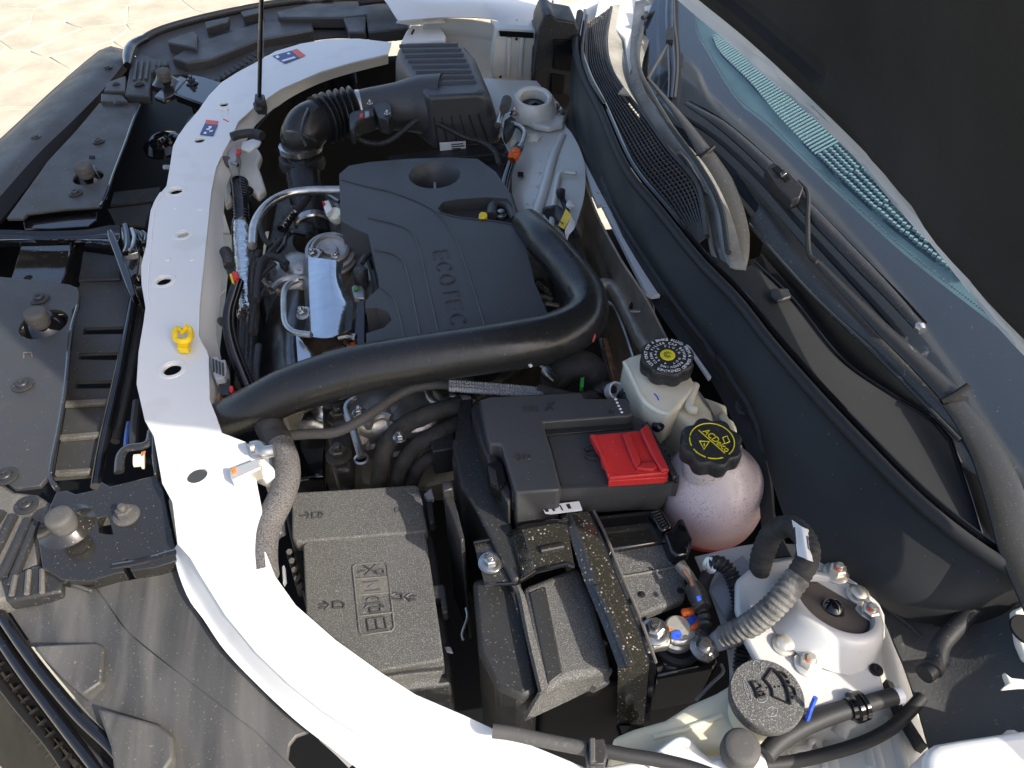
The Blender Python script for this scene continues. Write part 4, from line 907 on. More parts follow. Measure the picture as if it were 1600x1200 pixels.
lathe('rust_flange', at(508, 545, .82), (0, -.2, 1), [(.045, -.02), (.045, 0), (.038, .008), (.02, .012), (.001, .013)], 'rust', en)
tube('oxygen_sensor', "508,560 525,552 540,546", [.010, .008, .006], 'zinc', en, z=.875, seg=10)
tube('sensor_sleeve', "545,544 552,540 560,536", .006, 'orange', en, z=.88, seg=8)
lathe('coil_sensor', at(565, 440, .90), (.05, .1, 1), [(.012, -.05), (.012, -.02), (.010, -.018), (.0115, .0), (.0115, .02), (.009, .024), (.001, .025)], 'plastic', en, lseg=20)
tube('sensor_lead', "566,412 572,402 580,396", .004, 'rubber', en, z=.92, seg=8)
plate('sensor_bracket', "548,448 562,440 570,452 570,466 552,466", .01, 'greymetal', en, .002, z=.90)
place(CLIP, 'green_dot', 'green', at(556, 451, .902), UP, en, .4)
lathe('oil_cap', at(524, 336, .90), (-.3, -.4, 1), [(.013, -.01), (.014, 0), (.012, .006), (.001, .008)], 'brake', en, lseg=20)
plate('connector', "504,314 514,312 520,326 510,332 506,324", .012, 'label', en, .002, z=.915)
plate('connector_lock', "503,314 506,313 508,318 505,320", .012, 'red', en, .001, z=.918)
plate('support_arm', "557,470 571,468 571,545 560,548 552,520", .03, 'gloss', en, .002, z=.90)
for a, b in (((838, 442), (856, 455)), ((845, 462), (862, 468)), ((852, 474), (872, 478)), ((848, 450), (860, 462))): tube('cam_rail', [at(*a, .87), at(*b, .86)], .004, 'zinc', en, seg=8)
plate('cam_cover', "828,435 850,432 870,470 880,505 850,505", .02, 'darkmetal', en, .002, z=.85)

wl = thing('engine_wiring', 'thin black wires and a ribbed loom tucked beside the turbocharger', 'wiring', at(430, 420, .88))
for q, r_, m_ in (("398,470 404,440 416,424 430,412", .004, 'plastic'), ("392,520 396,490 402,470 414,452", .0035, 'rubber'), ("440,372 430,384 420,396 416,410", .004, 'plastic'), ("404,540 400,580 402,620", .005, 'plastic'), ("556,500 548,520 540,536", .004, 'rubber'), ("572,392 562,382 556,372", .0035, 'plastic'), ("412,330 408,352 412,372 424,384", .005, 'rubber')): tube('wire', S(q, .895), r_, m_, wl, seg=8)
tube('ribbed_loom', S("404,394 396,420 394,452 398,486 396,520", .885), .0065, 'plastic', wl, seg=10, ribs=(.005, .0008), step=.0013, maxn=400)
for q in ("404,448 416,444 420,454 408,458", "398,404 410,400 414,410 402,414", "428,366 438,362 442,372 432,376"): plate('wire_plug', S(q, .892), .012, 'plastic', wl, .002)
gb = thing('gearbox', 'cast aluminium gearbox housing under the black pipe beside the battery', 'gearbox', at(650, 650, .8))
sheet('housing', [S("540,640 575,598 650,592 740,590", .80), S("555,660 590,630 650,620 735,612", .835), S("560,690 610,690 660,680 740,650", .80), S("570,750 610,760 670,760 740,740", .68)], 'greymetal', gb, .006, 30, 30)
lathe('round_boss', at(648, 640, .832), (-.05, -.1, 1), [(.045, -.008), (.043, .004), (.039, .007), (.035, .003), (.034, .001), (.001, .003)], 'greymetal', gb, 40)
tube('cover_bead', "668,600 672,620 684,632 702,634", .006, 'zinc', gb, z=.85, seg=10)
tube('cast_rib', "575,668 582,655 600,648 612,652", .006, 'greymetal', gb, z=.84, seg=8)
for q in ((561, 645), (625, 684), (708, 614)): place(BOLT, 'bolt', 'zinc', at(*q, .845), UP, gb, .85)
tube('vent_pipe', "556,622 543,632 542,646 552,672 565,716", .0055, 'zinc', gb, z=.86, seg=10)
lathe('pipe_ring', at(565, 719, .858), UP, [(.009, 0), (.010, .003), (.007, .004), (.006, 0)], 'zinc', gb, lseg=18)
plate('mount_bracket', "518,636 538,626 552,640 548,700 548,735 520,736 514,700", .05, 'plastic', gb, .006, z=.80)
for q in ((531, 652), (530, 712)): place(BOLT, 'bolt', 'darkmetal', at(*q, .802), UP, gb, 1.6)
sheet('foil_wrap', [S("474,646 490,640 504,634", .80), S("468,668 485,668 505,668", .77), S("470,700 488,700 506,700", .72)], 'foil', gb, .001, 14)
plate('dark_cover', "450,672 508,668 508,745 455,750", .05, 'gloss', gb, .004, z=.72)
hr = thing('hose_bundle', 'three cloth taped black hoses bending down between gearbox and battery', 'hoses', at(620, 690, .82))
tube('hose', S("722,632,.86 690,640,.86 655,652,.855 622,672,.84 602,700,.82 594,735,.79 590,775,.75"), .0125, 'tape', hr, seg=16)
tube('hose', S("720,660,.84 690,674,.84 660,690,.83 636,712,.81 622,745,.78 616,780,.74"), .0115, 'tape', hr, seg=16)
tube('hose', S("712,690,.82 690,705,.81 660,725,.80 644,750,.77 640,780,.74"), .010, 'tape', hr, seg=14)
vl = thing('vent_line', 'thin grey black rubber line crossing below the intake pipe to the ribbed cables', 'hose', at(560, 660, .9))
tube('line', S("440,682 480,678 520,676 550,664 585,642 620,618 650,605 680,601 706,601", .90), .0068, 'greyrubber', vl, seg=12)
for k in range(3): tube('ribbed_cable', S(f"702,{597+k*5} 750,{601+k*5} 800,{605+k*5} 850,{610+k*5}", .92), .0038, 'bulbgrey', vl, seg=8, ribs=(.0034, .0007), step=.0009, maxn=500)
tube('sleeve', S("840,612 870,620 900,626 930,622", .915), .011, 'tape', vl, seg=12)
fz = thing('fuzzy_sleeve', 'dark felt sleeved hose bend under the black intake pipe', 'hose', at(905, 590, .88))
tube('sleeve', S("862,600,.87 880,582,.89 905,570,.90 925,580,.89 932,610,.86 930,640,.82"), .021, 'tape', fz, seg=18)
plate('green_tab', "907,590 913,588 912,604 906,604", .01, 'green', fz, .001, z=.915)
tube('metal_plug', S("852,578 860,586 870,594", .90), .0075, 'zinc', fz, seg=10)
tube('plug_stem', S("840,566 848,574 853,580", .90), .0025, 'zinc', fz, seg=8)
tube('brown_pipe', S("945,532 950,552 958,585 966,620", .86), .005, 'copper', fz, seg=10)
tube('thin_pipe', S("938,530 946,560 960,610", .85), .003, 'zinc', fz, seg=8)
lathe('white_collar', at(955, 612, .90), (.3, -.5, .6), [(.012, 0), (.0125, .012), (.010, .013), (.009, 0)], 'label', fz, lseg=18)
tube('black_bend', S("925,632,.88 935,610,.90 948,606,.90 956,614,.90"), .009, 'plastic', fz, seg=12, ribs=(.007, .001), step=.0015)

ac = thing('air_conditioning_valve', 'grey capped service valve and bent metal pipe beside the far strut tower', 'valve', at(790, 180, .95))
tube('cap', S("792,156 788,170", .975), .0098, 'greyrubber', ac, seg=14, step=.003)
tube('stem', S("786,172 780,188 778,196", .965), .0065, 'zinc', ac, seg=12)
plate('block', "788,188 798,180 806,186 800,200 790,212 786,204", .02, 'plastic', ac, .002, z=.955)
place(BOLT, 'bolt', 'zinc', at(803, 178, .955), UP, ac, .8)
tube('bent_pipe', S("798,193 812,198 819,208 816,222 811,232", .95), .0055, 'zinc', ac, seg=12)
tube('crimp', S("812,228 806,240", .945), .0088, 'plastic', ac, seg=12)
tube('orange_ring', S("806,238 802,246", .945), .0105, 'orange', ac, seg=14)
tube('hose', S("803,244 797,258 790,280 786,300", .935), .0095, 'gloss', ac, seg=14)
pc = thing('purge_harness', 'black wiring plug and loom with a yellow and white tag behind the engine cover', 'wiring', at(880, 350, .93))
lathe('plug', at(860, 340, .915), (.2, -.1, 1), [(.017, -.02), (.018, 0), (.016, .012), (.012, .016), (.001, .018)], 'plastic', pc)
tube('elbow', S("858,335 868,330 876,340 884,352", .94), .011, 'plastic', pc, seg=14)
tube('loom', S("878,345 890,372 900,392 910,415 920,436 932,455", .925), .009, 'tape', pc, seg=12)
tube('lead', S("876,305 884,325 890,345 902,372", .93), .005, 'plastic', pc, seg=8)
lathe('small_cap', at(876, 302, .94), UP, [(.008, -.006), (.008, .006), (.001, .008)], 'plastic', pc, lseg=14)
lathe('white_ring', at(890, 322, .94), (.4, -.3, 1), [(.007, 0), (.0075, .006), (.004, .007)], 'label', pc, lseg=14)
sheet('yellow_tag', [S("884,326 878,340 872,352", .955), S("893,336 888,346 881,358", .957)], 'yellow', pc, .0008, 8)
sheet('white_tag', [S("892,337 889,347 883,360 886,374", .957), S("899,348 897,358 890,366 886,376", .952)], 'label', pc, .0008, 8)
tube('tag_print', S("876,346 880,350", .957), .001, 'ink', pc, seg=5)

# ================================================================ FRONT HARNESS
fh_ = thing('front_harness', 'ribbed black wiring loom behind the white radiator support', 'wiring', at(370, 520, .9))
tube('ribbed_loom', S("372,440 366,460 359,485 358,512 365,545 378,580 394,618 408,650 420,672", .905), .0085, 'gloss', fh_, seg=12, ribs=(.0052, .0009), step=.0013, maxn=700)
tube('taped_branch', S("344,630 362,640 388,652 412,664 430,680", .905), .0115, 'tapedust', fh_, seg=14)
tube('taped_joint', S("412,655 424,672 434,690 440,700", .912), [.015, .018, .018, .016], 'tape', fh_, seg=16)
tube('braided_sleeve', S("438,694 447,720 448,748 438,780 422,812 413,840 411,872 413,900", .915), .0158, 'braid', fh_, seg=20)
tube('loom_clip', S("356,502 350,506 345,500", .90), .006, 'plastic', fh_, seg=8)
tube('stray_wire', S("458,716 466,740 470,752", .88), .0012, 'rubber', fh_, seg=6)
wc = thing('harness_bracket', 'white metal bracket with a pale connector marked by an orange dab', 'bracket', at(395, 720, .92))
plate('tab', "372,684 385,690 400,695 412,715 428,730 430,745 415,748 396,740 380,720", .02, 'white', wc, .003, z=.928)
plate('grey_plate', "407,712 428,706 430,745 410,748", .03, 'bulbgrey', wc, .002, z=.915)
plate('connector', "358,733 404,715 409,730 366,750 361,748", .02, 'brass', wc, .002, z=.945)
plate('paint_dab', "361,730 368,728 368,737 362,739", .003, 'orange', wc, .001, z=.948)
tube('clamp', "392,700 404,698 412,706 428,704", .008, 'zinc', wc, z=.945, seg=12)
sc1 = thing('temperature_sensor', 'grey sensor with a red lock tab behind the upper white support', 'sensor', at(365, 235, .9))
plate('bracket', "378,222 395,216 408,220 404,226 388,236 376,232", .006, 'white', sc1, .002, z=.915)
tube('sensor_hose', "362,214 375,210 395,208 410,212", .0085, 'rubber', sc1, z=.935, seg=12)
plate('body', "356,236 366,226 372,232 368,252 356,254", .03, 'bulbgrey', sc1, .002, z=.92)
lathe('barrel', at(356, 254, .91), (-.2, -.5, .5), [(.010, -.012), (.011, 0), (.010, .01), (.004, .011)], 'greyrubber', sc1, lseg=18)
plate('lock_tab', "369,232 376,233 375,238 369,239", .006, 'red', sc1, .001, z=.925)
tube('bolt', "362,255 372,258", .004, 'zinc', sc1, z=.92, seg=8)
sc2 = thing('plug_connector', 'black plug with red and yellow tabs beside the foil wrapped hose', 'connector', at(358, 412, .91))
tube('boot', "352,392 356,402 359,416", .0085, 'plastic', sc2, z=.915, seg=12, ribs=(.006, .0012), step=.0012)
plate('housing', "349,410 362,408 368,420 366,430 356,428", .02, 'plastic', sc2, .002, z=.915)
plate('lock_tab', "362,424 371,423 372,432 365,436", .01, 'red', sc2, .001, z=.92)
plate('yellow_tab', "358,428 362,426 366,442 362,440", .008, 'yellow', sc2, .001, z=.917)
sc3 = thing('plug_connector', 'grey stacked plug with red tab at the middle of the white support', 'connector', at(343, 590, .91))
plate('stack', "330,558 341,556 343,562 352,562 354,580 350,590 336,592 331,575", .02, 'bulbgrey', sc3, .001, z=.935)
for k in range(4): plate('stack_rib', f"{331+k*5},{560+k*2} {334+k*5},{560+k*2} {335+k*5},{580+k*2} {332+k*5},{580+k*2}", .004, 'plastic', sc3, .0005, z=.937)
plate('housing', "338,590 356,588 362,606 358,616 344,616", .025, 'plastic', sc3, .002, z=.925)
plate('lock_tab', "358,603 364,602 364,611 359,613", .01, 'red', sc3, .001, z=.93)
tube('wires', "346,616 343,624 346,632", .0035, 'copper', sc3, z=.915, seg=6)
rh = thing('radiator_hose', 'silver foil wrapped radiator hose standing behind the white support', 'hose', at(380, 400, .85))
tube('ribbed_end', S("374,286 378,320 379,350", .87), .016, 'gloss', rh, seg=18, ribs=(.01, .0012), step=.002)
tube('foil_wrap', S("377,350 380,400 385,450 388,492", .865), .0175, 'crinkle', rh, seg=18)
tube('lower_hose', S("388,490 386,540 384,600", .85), .016, 'hose', rh, seg=16)
fan = thing('fan_shroud', 'dark radiator fan shroud hidden between the support and the engine', 'fan shroud', at(400, 300, .75))
sheet('shroud', [S("430,165 400,200 385,240 372,300 368,360 365,430 362,500 360,600", .80), S("520,140 470,180 440,230 425,300 415,360 408,430 405,520 410,640", .66)], 'deep', fan, .004, 40)
sheet('duct_cone', [S("505,128 520,106 550,108 556,130", .86), S("500,160 520,150 545,150 560,160", .80)], 'deep', fan, .004, 12)
plate('grey_arm', "355,232 372,245 392,244 405,262 402,300 385,320 360,300 352,262", .02, 'decalblue', fan, .004, z=.83) if False else None
plate('painted_panel', "364,242 380,231 402,229 408,240 402,256 408,272 415,294 402,304 388,292 374,296 360,312 350,318 350,272", .02, 'primer', fan, .006, z=.865)
lathe('dark_port', at(378, 300, .868), UP, [(.022, 0), (.020, .003), (.012, .002), (.001, .001)], 'deep', fan, lseg=20)
# ================================================================ FUSE BOX, BATTERY
fb = thing('fuse_box', 'dusty grained fuse box with two lids beside the sunlit support', 'fuse box', at(570, 900, .86))
plate('base', "440,780 668,765 700,1000 705,1070 600,1085 480,960", .18, 'plastic', fb, .004, z=.785)
plate('small_lid', "455,769 560,763 648,757 655,760 668,826 664,831 462,847 456,840", .022, 'grain', fb, .004, 3, z=.822)
plate('large_lid', "473,852 480,844 570,837 655,829 665,834 693,1026 690,1032 592,1048 540,1012 478,960", .03, 'grain', fb, .005, 3, z=.818)
sheet('lid_roll', [S("588,1046 640,1039 693,1031", .816), S("592,1053 640,1046 694,1040", .808), S("594,1060 642,1053 692,1049", .812), S("600,1072 646,1066 688,1060", .798), S("606,1080 650,1076 684,1070", .79)], 'grain', fb, .006, 12, 30)
def raised(parent, segs, z, r=.0012, m='dusty'):
    for s in segs: tube('moulded_mark', S(s, z), r, m, parent, seg=6, smooth=False)
Z2 = .8188
fx = thing('lid_marking', '', '', at(585, 930, Z2)) if False else fb
raised(fb, ["556,882 600,878 605,882 616,980 612,986 568,992 562,988 551,886 556,882", "553,905 605,901", "557,930 608,926", "560,963 613,957"], Z2)
plate('dark_panel', "553,906 605,902 608,926 556,931", .0006, 'dusty', fb, 0, z=.8192)
raised(fb, ["569,884 588,896", "588,882 571,899", "560,894 570,892", "588,892 598,889 600,896 589,897 588,892", "567,910 591,908", "570,924 594,921", "575,918 584,912", "573,938 578,934 588,933 593,936", "571,944 595,941", "578,950 594,948 594,955 578,957 578,950", "573,968 586,966 600,964 604,982 590,984 576,986 573,968", "587,967 590,984", "575,946 570,950", "594,945 600,948"], Z2, .0012, 'panel')
for a in ((499, 947), (650, 934)):
    f = 1 if a[0] < 560 else -1; x, y = a
    ss = [f"{x},{y-2} {x+9*f},{y-3}", f"{x},{y+3} {x+9*f},{y+2}", f"{x+8*f},{y-7} {x+16*f},{y-1} {x+9*f},{y+6}", f"{x+22*f},{y-6} {x+33*f},{y-7}", f"{x+22*f},{y+3} {x+34*f},{y+2}", f"{x+22*f},{y-6} {x+22*f},{y+3}", f"{x+33*f},{y-7} {x+39*f},{y-3} {x+37*f},{y+3} {x+34*f},{y+2}"]
    raised(fb, ss, Z2, .0013, 'panel')
raised(fb, ["469,806 482,805", "478,800 484,805 479,811", "488,801 498,800 498,808 488,809 488,801", "500,800 505,804 501,809"], .8225, .0012, 'panel')
raised(fb, ["617,794 624,793 624,799 617,799 617,794"], .8225, .0010, 'panel')
for s in ("441,805 444,803 445,830 436,834 432,840 432,836 438,828", "440,885 444,882 446,905 442,912"): plate('lid_latch', s, .01, 'bulbgrey', fb, .001, z=.80)
for s in ("668,915 694,912 697,930 700,956 690,958 688,934 670,932", "664,785 676,782 680,815 670,818"): plate('lid_latch', s, .02, 'plastic', fb, .002, z=.81)
for k in range(5): tube('side_rib', [at(452 + k * 4, 862 + k * 14, .80), at(454 + k * 4, 872 + k * 14, .68)], .004, 'plastic', fb, seg=6)

bt_ = thing('battery', 'boxed black car battery with dusty insulating cover held by a steel strap', 'battery', at(930, 960, .84))
plate('case', "800,800 1046,770 1060,850 1120,1026 1098,1050 960,1070 850,1082 792,1000 780,940", .22, 'deep', bt_, .004, z=.838)
plate('insulating_cover', "815,916 903,882 930,945 957,1048 882,1063 846,1086 828,990", .03, 'grain', bt_, .008, 3, z=.872)
sheet('cover_skirt', [S("844,1086 884,1064 957,1049", .868), S("832,1106 888,1078 950,1062", .852), S("820,1127 895,1092 942,1068", .835)], 'grain', bt_, .004, 14)
sheet('cover_channel', [S("800,900 812,925 824,985 846,1080", .876), S("806,908 820,930 834,988 858,1074", .872)], 'grain', bt_, .006, 14)
plate('side_wall', "738,905 800,890 815,920 842,1080 815,1092 776,1076 748,1020", .2, 'plastic', bt_, .006, z=.858)
plate('cover_recess', "826,925 852,915 880,1052 856,1070", .004, 'plastic', bt_, .002, z=.8735)
plate('terminal_shield', "952,857 1046,842 1062,876 1074,920 1070,935 1000,962 985,940 968,900", .018, 'grain', bt_, .004, 3, z=.886)
sheet('shield_lip', [S("1000,938 1030,930 1072,918", .884), S("1002,958 1030,950 1070,936", .872)], 'grain', bt_, .003, 12)
tube('shield_step', "968,902 1010,895 1062,884", .002, 'dusty', bt_, z=.8865, seg=6)
for q in ((1003, 929), (1063, 923)): place(CLIP, 'hole', 'socket', at(*q, .887), UP, bt_, .35)
plate('upper_tray', "928,806 1020,796 1028,806 1042,846 955,860 940,842", .02, 'bracket', bt_, .003, z=.892)
sheet('tray_slot', [S("940,812 975,808 1012,804", .897), S("944,824 980,820 1015,816", .896)], 'gloss', bt_, .003, 10)
tube('tray_roll', "942,830 980,826 1012,822", .004, 'bracket', bt_, z=.895, seg=8)
plate('top_ledge', "1012,1010 1040,990 1100,1000 1124,1030 1118,1042 1024,1060", .09, 'gloss', bt_, .004, z=.853)
tube('tray_rim', "1088,1094 1112,1068 1130,1050 1126,1038", .0018, 'bulbgrey', bt_, z=.838, seg=8)
st = thing('battery_strap', 'water spotted steel strap clamping the top of the battery', 'strap', at(945, 930, .9))
sheet('strap', [S("875,806 893,848 912,905 942,978 966,1043", .902), S("893,802 912,846 932,902 960,973 986,1040", .908), S("920,799 940,842 962,898 990,965 1014,1033", .902)], 'wet', st, .004, 30)
tube('pressed_ridge', S("934,916 950,950 970,1000 986,1038", .910), .005, 'wet', st, seg=10, flat=.5)
sheet('rolled_edge', [S("921,799 941,842 963,898 991,965 1016,1033", .903), S("928,798 948,841 970,898 999,965 1024,1035", .892)], 'gloss', st, .003, 30)
tube('edge_bead', S("927,797 948,840 971,898 1000,965 1025,1036", .900), .0018, 'dusty', st, seg=6)
tl = S("966,1043 986,1040 1015,1033", .902)
bl_ = [atD(x, y, tl[k]) for k, (x, y) in enumerate(((964, 1131), (985, 1134), (1006, 1130)))]
sheet('strap_drop', [tl, [a.lerp(b, .5) for a, b in zip(tl, bl_)], bl_], 'wet', st, .004, 10)
tr = S("1015,1033 1026,1037", .901); br = [atD(1006, 1128, tr[0]), atD(1016, 1126, tr[1])]
obj('drop_edge', b_loft(bm_new(), [[tr[0], tr[1], tr[1] + Vector((0, .01, 0)), tr[0] + Vector((0, .01, 0))], [br[0], br[1], br[1] + Vector((0, .01, 0)), br[0] + Vector((0, .01, 0))]]), 'gloss', st, .001)
zf = bl_[0].z
plate('foot', f"962,1130 1006,1130 1015,1168 1008,1182 978,1180", .012, 'gloss', st, .003, z=zf)
lathe('foot_boss', at(993, 1160, zf), UP, [(.013, 0), (.013, .004), (.009, .006), (.001, .006)], 'plastic', st)
lathe('foot_stud', at(997, 1155, zf + .006), (.5, .1, .8), [(.005, 0), (.005, .008), (.004, .011), (.001, .012)], 'label', st, lseg=14)
hc = thing('battery_clamp', 'folded steel hold down clamp with a zinc bolt at the battery edge', 'clamp', at(800, 880, .89))
def cl(s, z): return S(s, z)
top_e = cl("740,850 788,841", .876) + cl("815,826 866,816 886,818", .905)
bot_e = cl("758,915 808,912", .876) + cl("838,893 886,882 898,886", .905)
obj('clamp_plate', (lambda bm: [b_loft(bm, [[top_e[i], bot_e[i], bot_e[i] - Vector((0, 0, .003)), top_e[i] - Vector((0, 0, .003))] for i in range(5)]), bm][1])(bm_new()), 'wet', hc, .001)
tube('clamp_lip', [p + Vector((0, 0, .002)) for p in top_e], .0026, 'gloss', hc, seg=8, smooth=False)
tube('clamp_lip', [p + Vector((0, 0, .001)) for p in bot_e], .0026, 'gloss', hc, seg=8, smooth=False)
tube('pressed_bead', S("845,860 880,853", .906), .0045, 'bracket', hc, seg=10)
lathe('washer', at(767, 880, .877), UP, [(.0145, 0), (.0145, .0015), (.010, .0025), (.002, .0025)], 'zinc', hc)
place(BOLT, 'bolt', 'zinc', at(767, 880, .879), UP, hc, 1.1)

bc = thing('battery_cover', 'black battery fuse cover with stepped top under the red flap', 'battery cover', at(880, 700, .93))
plate('raised_block', "748,624 765,619 830,616 907,612 914,622 980,622 990,646 984,650 848,659 862,704 877,762 872,766 806,770 783,694 765,694 760,680", .09, 'cover', bc, .003, z=.945)
plate('lower_deck', "848,659 990,647 1012,661 1036,700 1057,740 1040,757 877,766", .05, 'cover', bc, .003, z=.928)
plate('deck_step', "850,664 985,652 990,668 854,680", .004, 'plastic', bc, .001, z=.931)
tube('deck_rib', S("914,704 922,701 936,700", .929), .003, 'plastic', bc, seg=8)
tube('deck_rib', S("914,712 922,716 938,716", .929), .003, 'plastic', bc, seg=8)
plate('side_block', "736,636 748,624 768,690 800,768 795,790 770,740 750,690", .1, 'plastic', bc, .003, z=.925)
plate('latch_recess', "760,725 775,718 786,722 792,752 782,762 766,750", .03, 'deep', bc, .002, z=.93)
for k in range(4): plate('latch_rib', f"{762+k*3},{728+k*2} {765+k*3},{727+k*2} {770+k*3},{752+k*2} {767+k*3},{753+k*2}", .01, 'plastic', bc, .0005, z=.933)
yb2 = at(806, 770, .945)
f0 = S("800,770 875,764 1040,757 1056,742", .93); f1 = [atD(*q, f0[k]) for k, q in enumerate(((800, 797), (880, 786), (1036, 778), (1048, 762)))]
sheet('front_skirt', [f0, [a.lerp(b, .5) for a, b in zip(f0, f1)], f1], 'cover', bc, .004, 20)
for s, z in (("818,636 832,635 834,641 820,642 818,636", .9455), ("838,634 840,642", .9455), ("856,629 864,641", .9455), ("866,628 852,642", .9455), ("803,714 812,713", .9455), ("808,708 814,713 809,719", .9455), ("818,711 828,710 829,717 819,718 818,711", .9455), ("952,641 958,640 959,647 953,648 952,641", .9455)): tube('moulded_mark', S(s, z), .0009, 'plastic', bc, seg=6, smooth=False)
for k in range(5): lathe('droplet', at(962 + k * 2.4, 624 + k * 5, .9455), UP, [(.002, 0), (.001, .001), (.0002, .0012)], 'wprint', bc, lseg=8)
plate('end_rail', "1003,661 1012,657 1050,722 1060,742 1052,746 1038,722", .02, 'plastic', bc, .002, z=.937)
for q in ((1028, 690), (1034, 700), (1042, 708)): plate('end_clip', f"{q[0]},{q[1]} {q[0]+7},{q[1]+3} {q[0]+8},{q[1]+9} {q[0]+2},{q[1]+7}", .01, 'gloss', bc, .001, z=.935)
rc = thing('terminal_flap', 'bright red plastic flap over the battery terminal', 'flap', at(985, 705, .945))
plate('flap_base', "921,679 1000,672 1008,664 1013,662 1046,733 1040,739 952,747 946,728 941,724 938,708 932,700", .010, 'red', rc, .002, z=.944)
plate('flap_front', "951,747 1041,738 1045,741 1040,746 951,752", .012, 'red', rc, .001, z=.940)
plate('raised_rib', "972,677 984,674 1002,722 994,731 988,718", .004, 'red', rc, .0015, z=.949)
plate('raised_rib', "1000,670 1012,661 1046,733 1034,735 1022,716 1006,684", .007, 'red', rc, .002, z=.951)
plate('raised_rib', "994,731 1004,722 1022,721 1028,728 1020,734", .005, 'red', rc, .0015, z=.949)
plate('raised_rib', "921,679 930,678 954,738 950,744 944,726 936,704", .003, 'red', rc, .001, z=.9465)
for x in (984, 999, 1014): plate('slot', f"{x-4},{743.5-(x-984)*.1} {x+5},{742.5-(x-984)*.1} {x+5},{745.5-(x-984)*.1} {x-4},{746.5-(x-984)*.1}", .004, 'socket', rc, 0, z=.9415)
pl = thing('paper_tag', 'small white printed label under the front edge of the battery cover', 'label', at(878, 793, .905))
plate('paper', "846,790 905,783 910,797 862,803 852,802", .001, 'label', pl, 0, z=.910)
for s in ("849,793 855,792 858,799 853,800", "860,791 864,790.5 868,798 864,798.5", "874,789 876,789 880,797 878,797", "884,788 890,787 893,794 888,795"): plate('printed_mark', s, .0004, 'ink', pl, 0, z=.9106)
bx = thing('battery_tray', 'tall black battery tray walls between the fuse box and the battery', 'tray', at(715, 850, .8))
plate('inner_wall', "706,690 722,664 735,640 748,690 770,745 800,820 815,905 800,908 770,850 745,800 720,760", .25, 'plastic', bx, .004, z=.885)
plate('outer_wall', "692,772 697,763 704,764 715,798 726,842 720,846 711,820", .24, 'plastic', bx, .002, z=.892)
plate('wall_tab', "690,752 706,750 708,764 692,768", .03, 'plastic', bx, .002, z=.905)
plate('corner_pillar', "719,624 738,622 746,690 735,745 720,742 706,720", .16, 'plastic', bx, .003, z=.875)
plate('gusset', "672,690 708,668 712,700 676,706", .05, 'plastic', bx, .002, z=.84)
plate('pale_foot', "662,772 674,762 678,778 668,782", .01, 'bulbgrey', bx, .001, z=.80)
lathe('air_duct', at(800, 800, .86), (-.3, -.6, .6), [(.02, -.01), (.026, 0), (.024, .003), (.012, -.004), (.002, -.008)], 'gloss', bx)
tube('wire_clip', S("728,950 730,965 722,990 724,1000", .83), .0015, 'zinc', bx, seg=6)
plate('glint_tab', "694,1010 704,1010 708,1020 698,1018", .004, 'bulbgrey', bx, .001, z=.80)

# ---- terminals
tm = thing('battery_terminal', 'shiny battery terminal clamp dabbed with blue and orange paint', 'terminal', at(1060, 985, .87))
lathe('post', at(1055, 995, .862), UP, [(.019, 0), (.018, .006), (.0145, .008), (.0145, .020), (.012, .024), (.001, .0245)], 'brass', tm)
plate('clamp_jaw', "1016,992 1030,984 1048,996 1046,1008 1030,1010 1020,1012", .014, 'brass', tm, .002, z=.884)
plate('clamp_arm', "1042,980 1062,968 1078,958 1100,968 1102,985 1086,1000 1068,1006 1052,1004", .010, 'brass', tm, .003, z=.884)
plate('blue_dab', "1048,988 1062,984 1066,992 1060,1000 1050,998", .001, 'blue', tm, 0, z=.8885)
plate('blue_dab', "1068,970 1086,960 1090,964 1084,974 1072,980", .001, 'blue', tm, 0, z=.8852)
plate('orange_dab', "1078,980 1092,968 1100,966 1098,974 1082,986", .001, 'orange', tm, 0, z=.8856)
plate('orange_dab', "1040,986 1047,980 1052,983 1046,988", .001, 'orange', tm, 0, z=.8862)
plate('orange_tab', "1064,950 1084,947 1088,956 1068,960", .008, 'orange', tm, .002, z=.892)
place(BOLT, 'nut', 'zinc', at(1023, 988, .884), (-.1, 0, 1), tm, 1.35)
lathe('stud', at(1022, 982, .895), UP, [(.0048, 0), (.0048, .014), (.004, .016), (.001, .016)], 'zinc', tm, lseg=16)
plate('copper_lug', "1082,996 1100,990 1120,1010 1124,1022 1108,1034 1090,1028", .005, 'copper', tm, .001, z=.882)
lathe('lug_washer', at(1100, 1013, .8885), UP, [(.0145, 0), (.0145, .002), (.010, .003), (.0095, .007), (.006, .007), (.0055, .013), (.001, .0135)], 'zinc', tm)
lathe('black_boot', at(1058, 1006, .853), UP, [(.026, 0), (.025, .004), (.020, .006), (.018, .002)], 'rubber', tm)
tube('sensor_body', S("1082,915 1090,930 1098,950", .905), [.0095, .0110, .0095], 'plastic', tm, seg=14)
tube('sensor_neck', S("1096,950 1100,962 1102,978", .897), .0062, 'plastic', tm, seg=12, ribs=(.008, .0012), step=.0015)
plate('sensor_print', "1088,932 1094,930 1096,936 1090,938", .002, 'blue', tm, 0, z=.923)
plate('sensor_fin', "1086,982 1108,972 1112,990 1092,998", .012, 'plastic', tm, .003, z=.892)
tube('sensor_lead', S("1062,882 1070,892 1080,905 1086,918", .905), [.007, .006, .005], 'tapedust', tm, seg=10)
tube('copper_strand', S("1068,890 1078,905 1082,915", .915), .0022, 'copper', tm, seg=6)
hw = thing('harness_plug', 'black finned wiring plug on the edge of the battery cover', 'connector', at(1060, 835, .89))
plate('rail', "1014,798 1032,793 1048,818 1050,824 1036,830 1030,826", .02, 'gloss', hw, .002, z=.905)
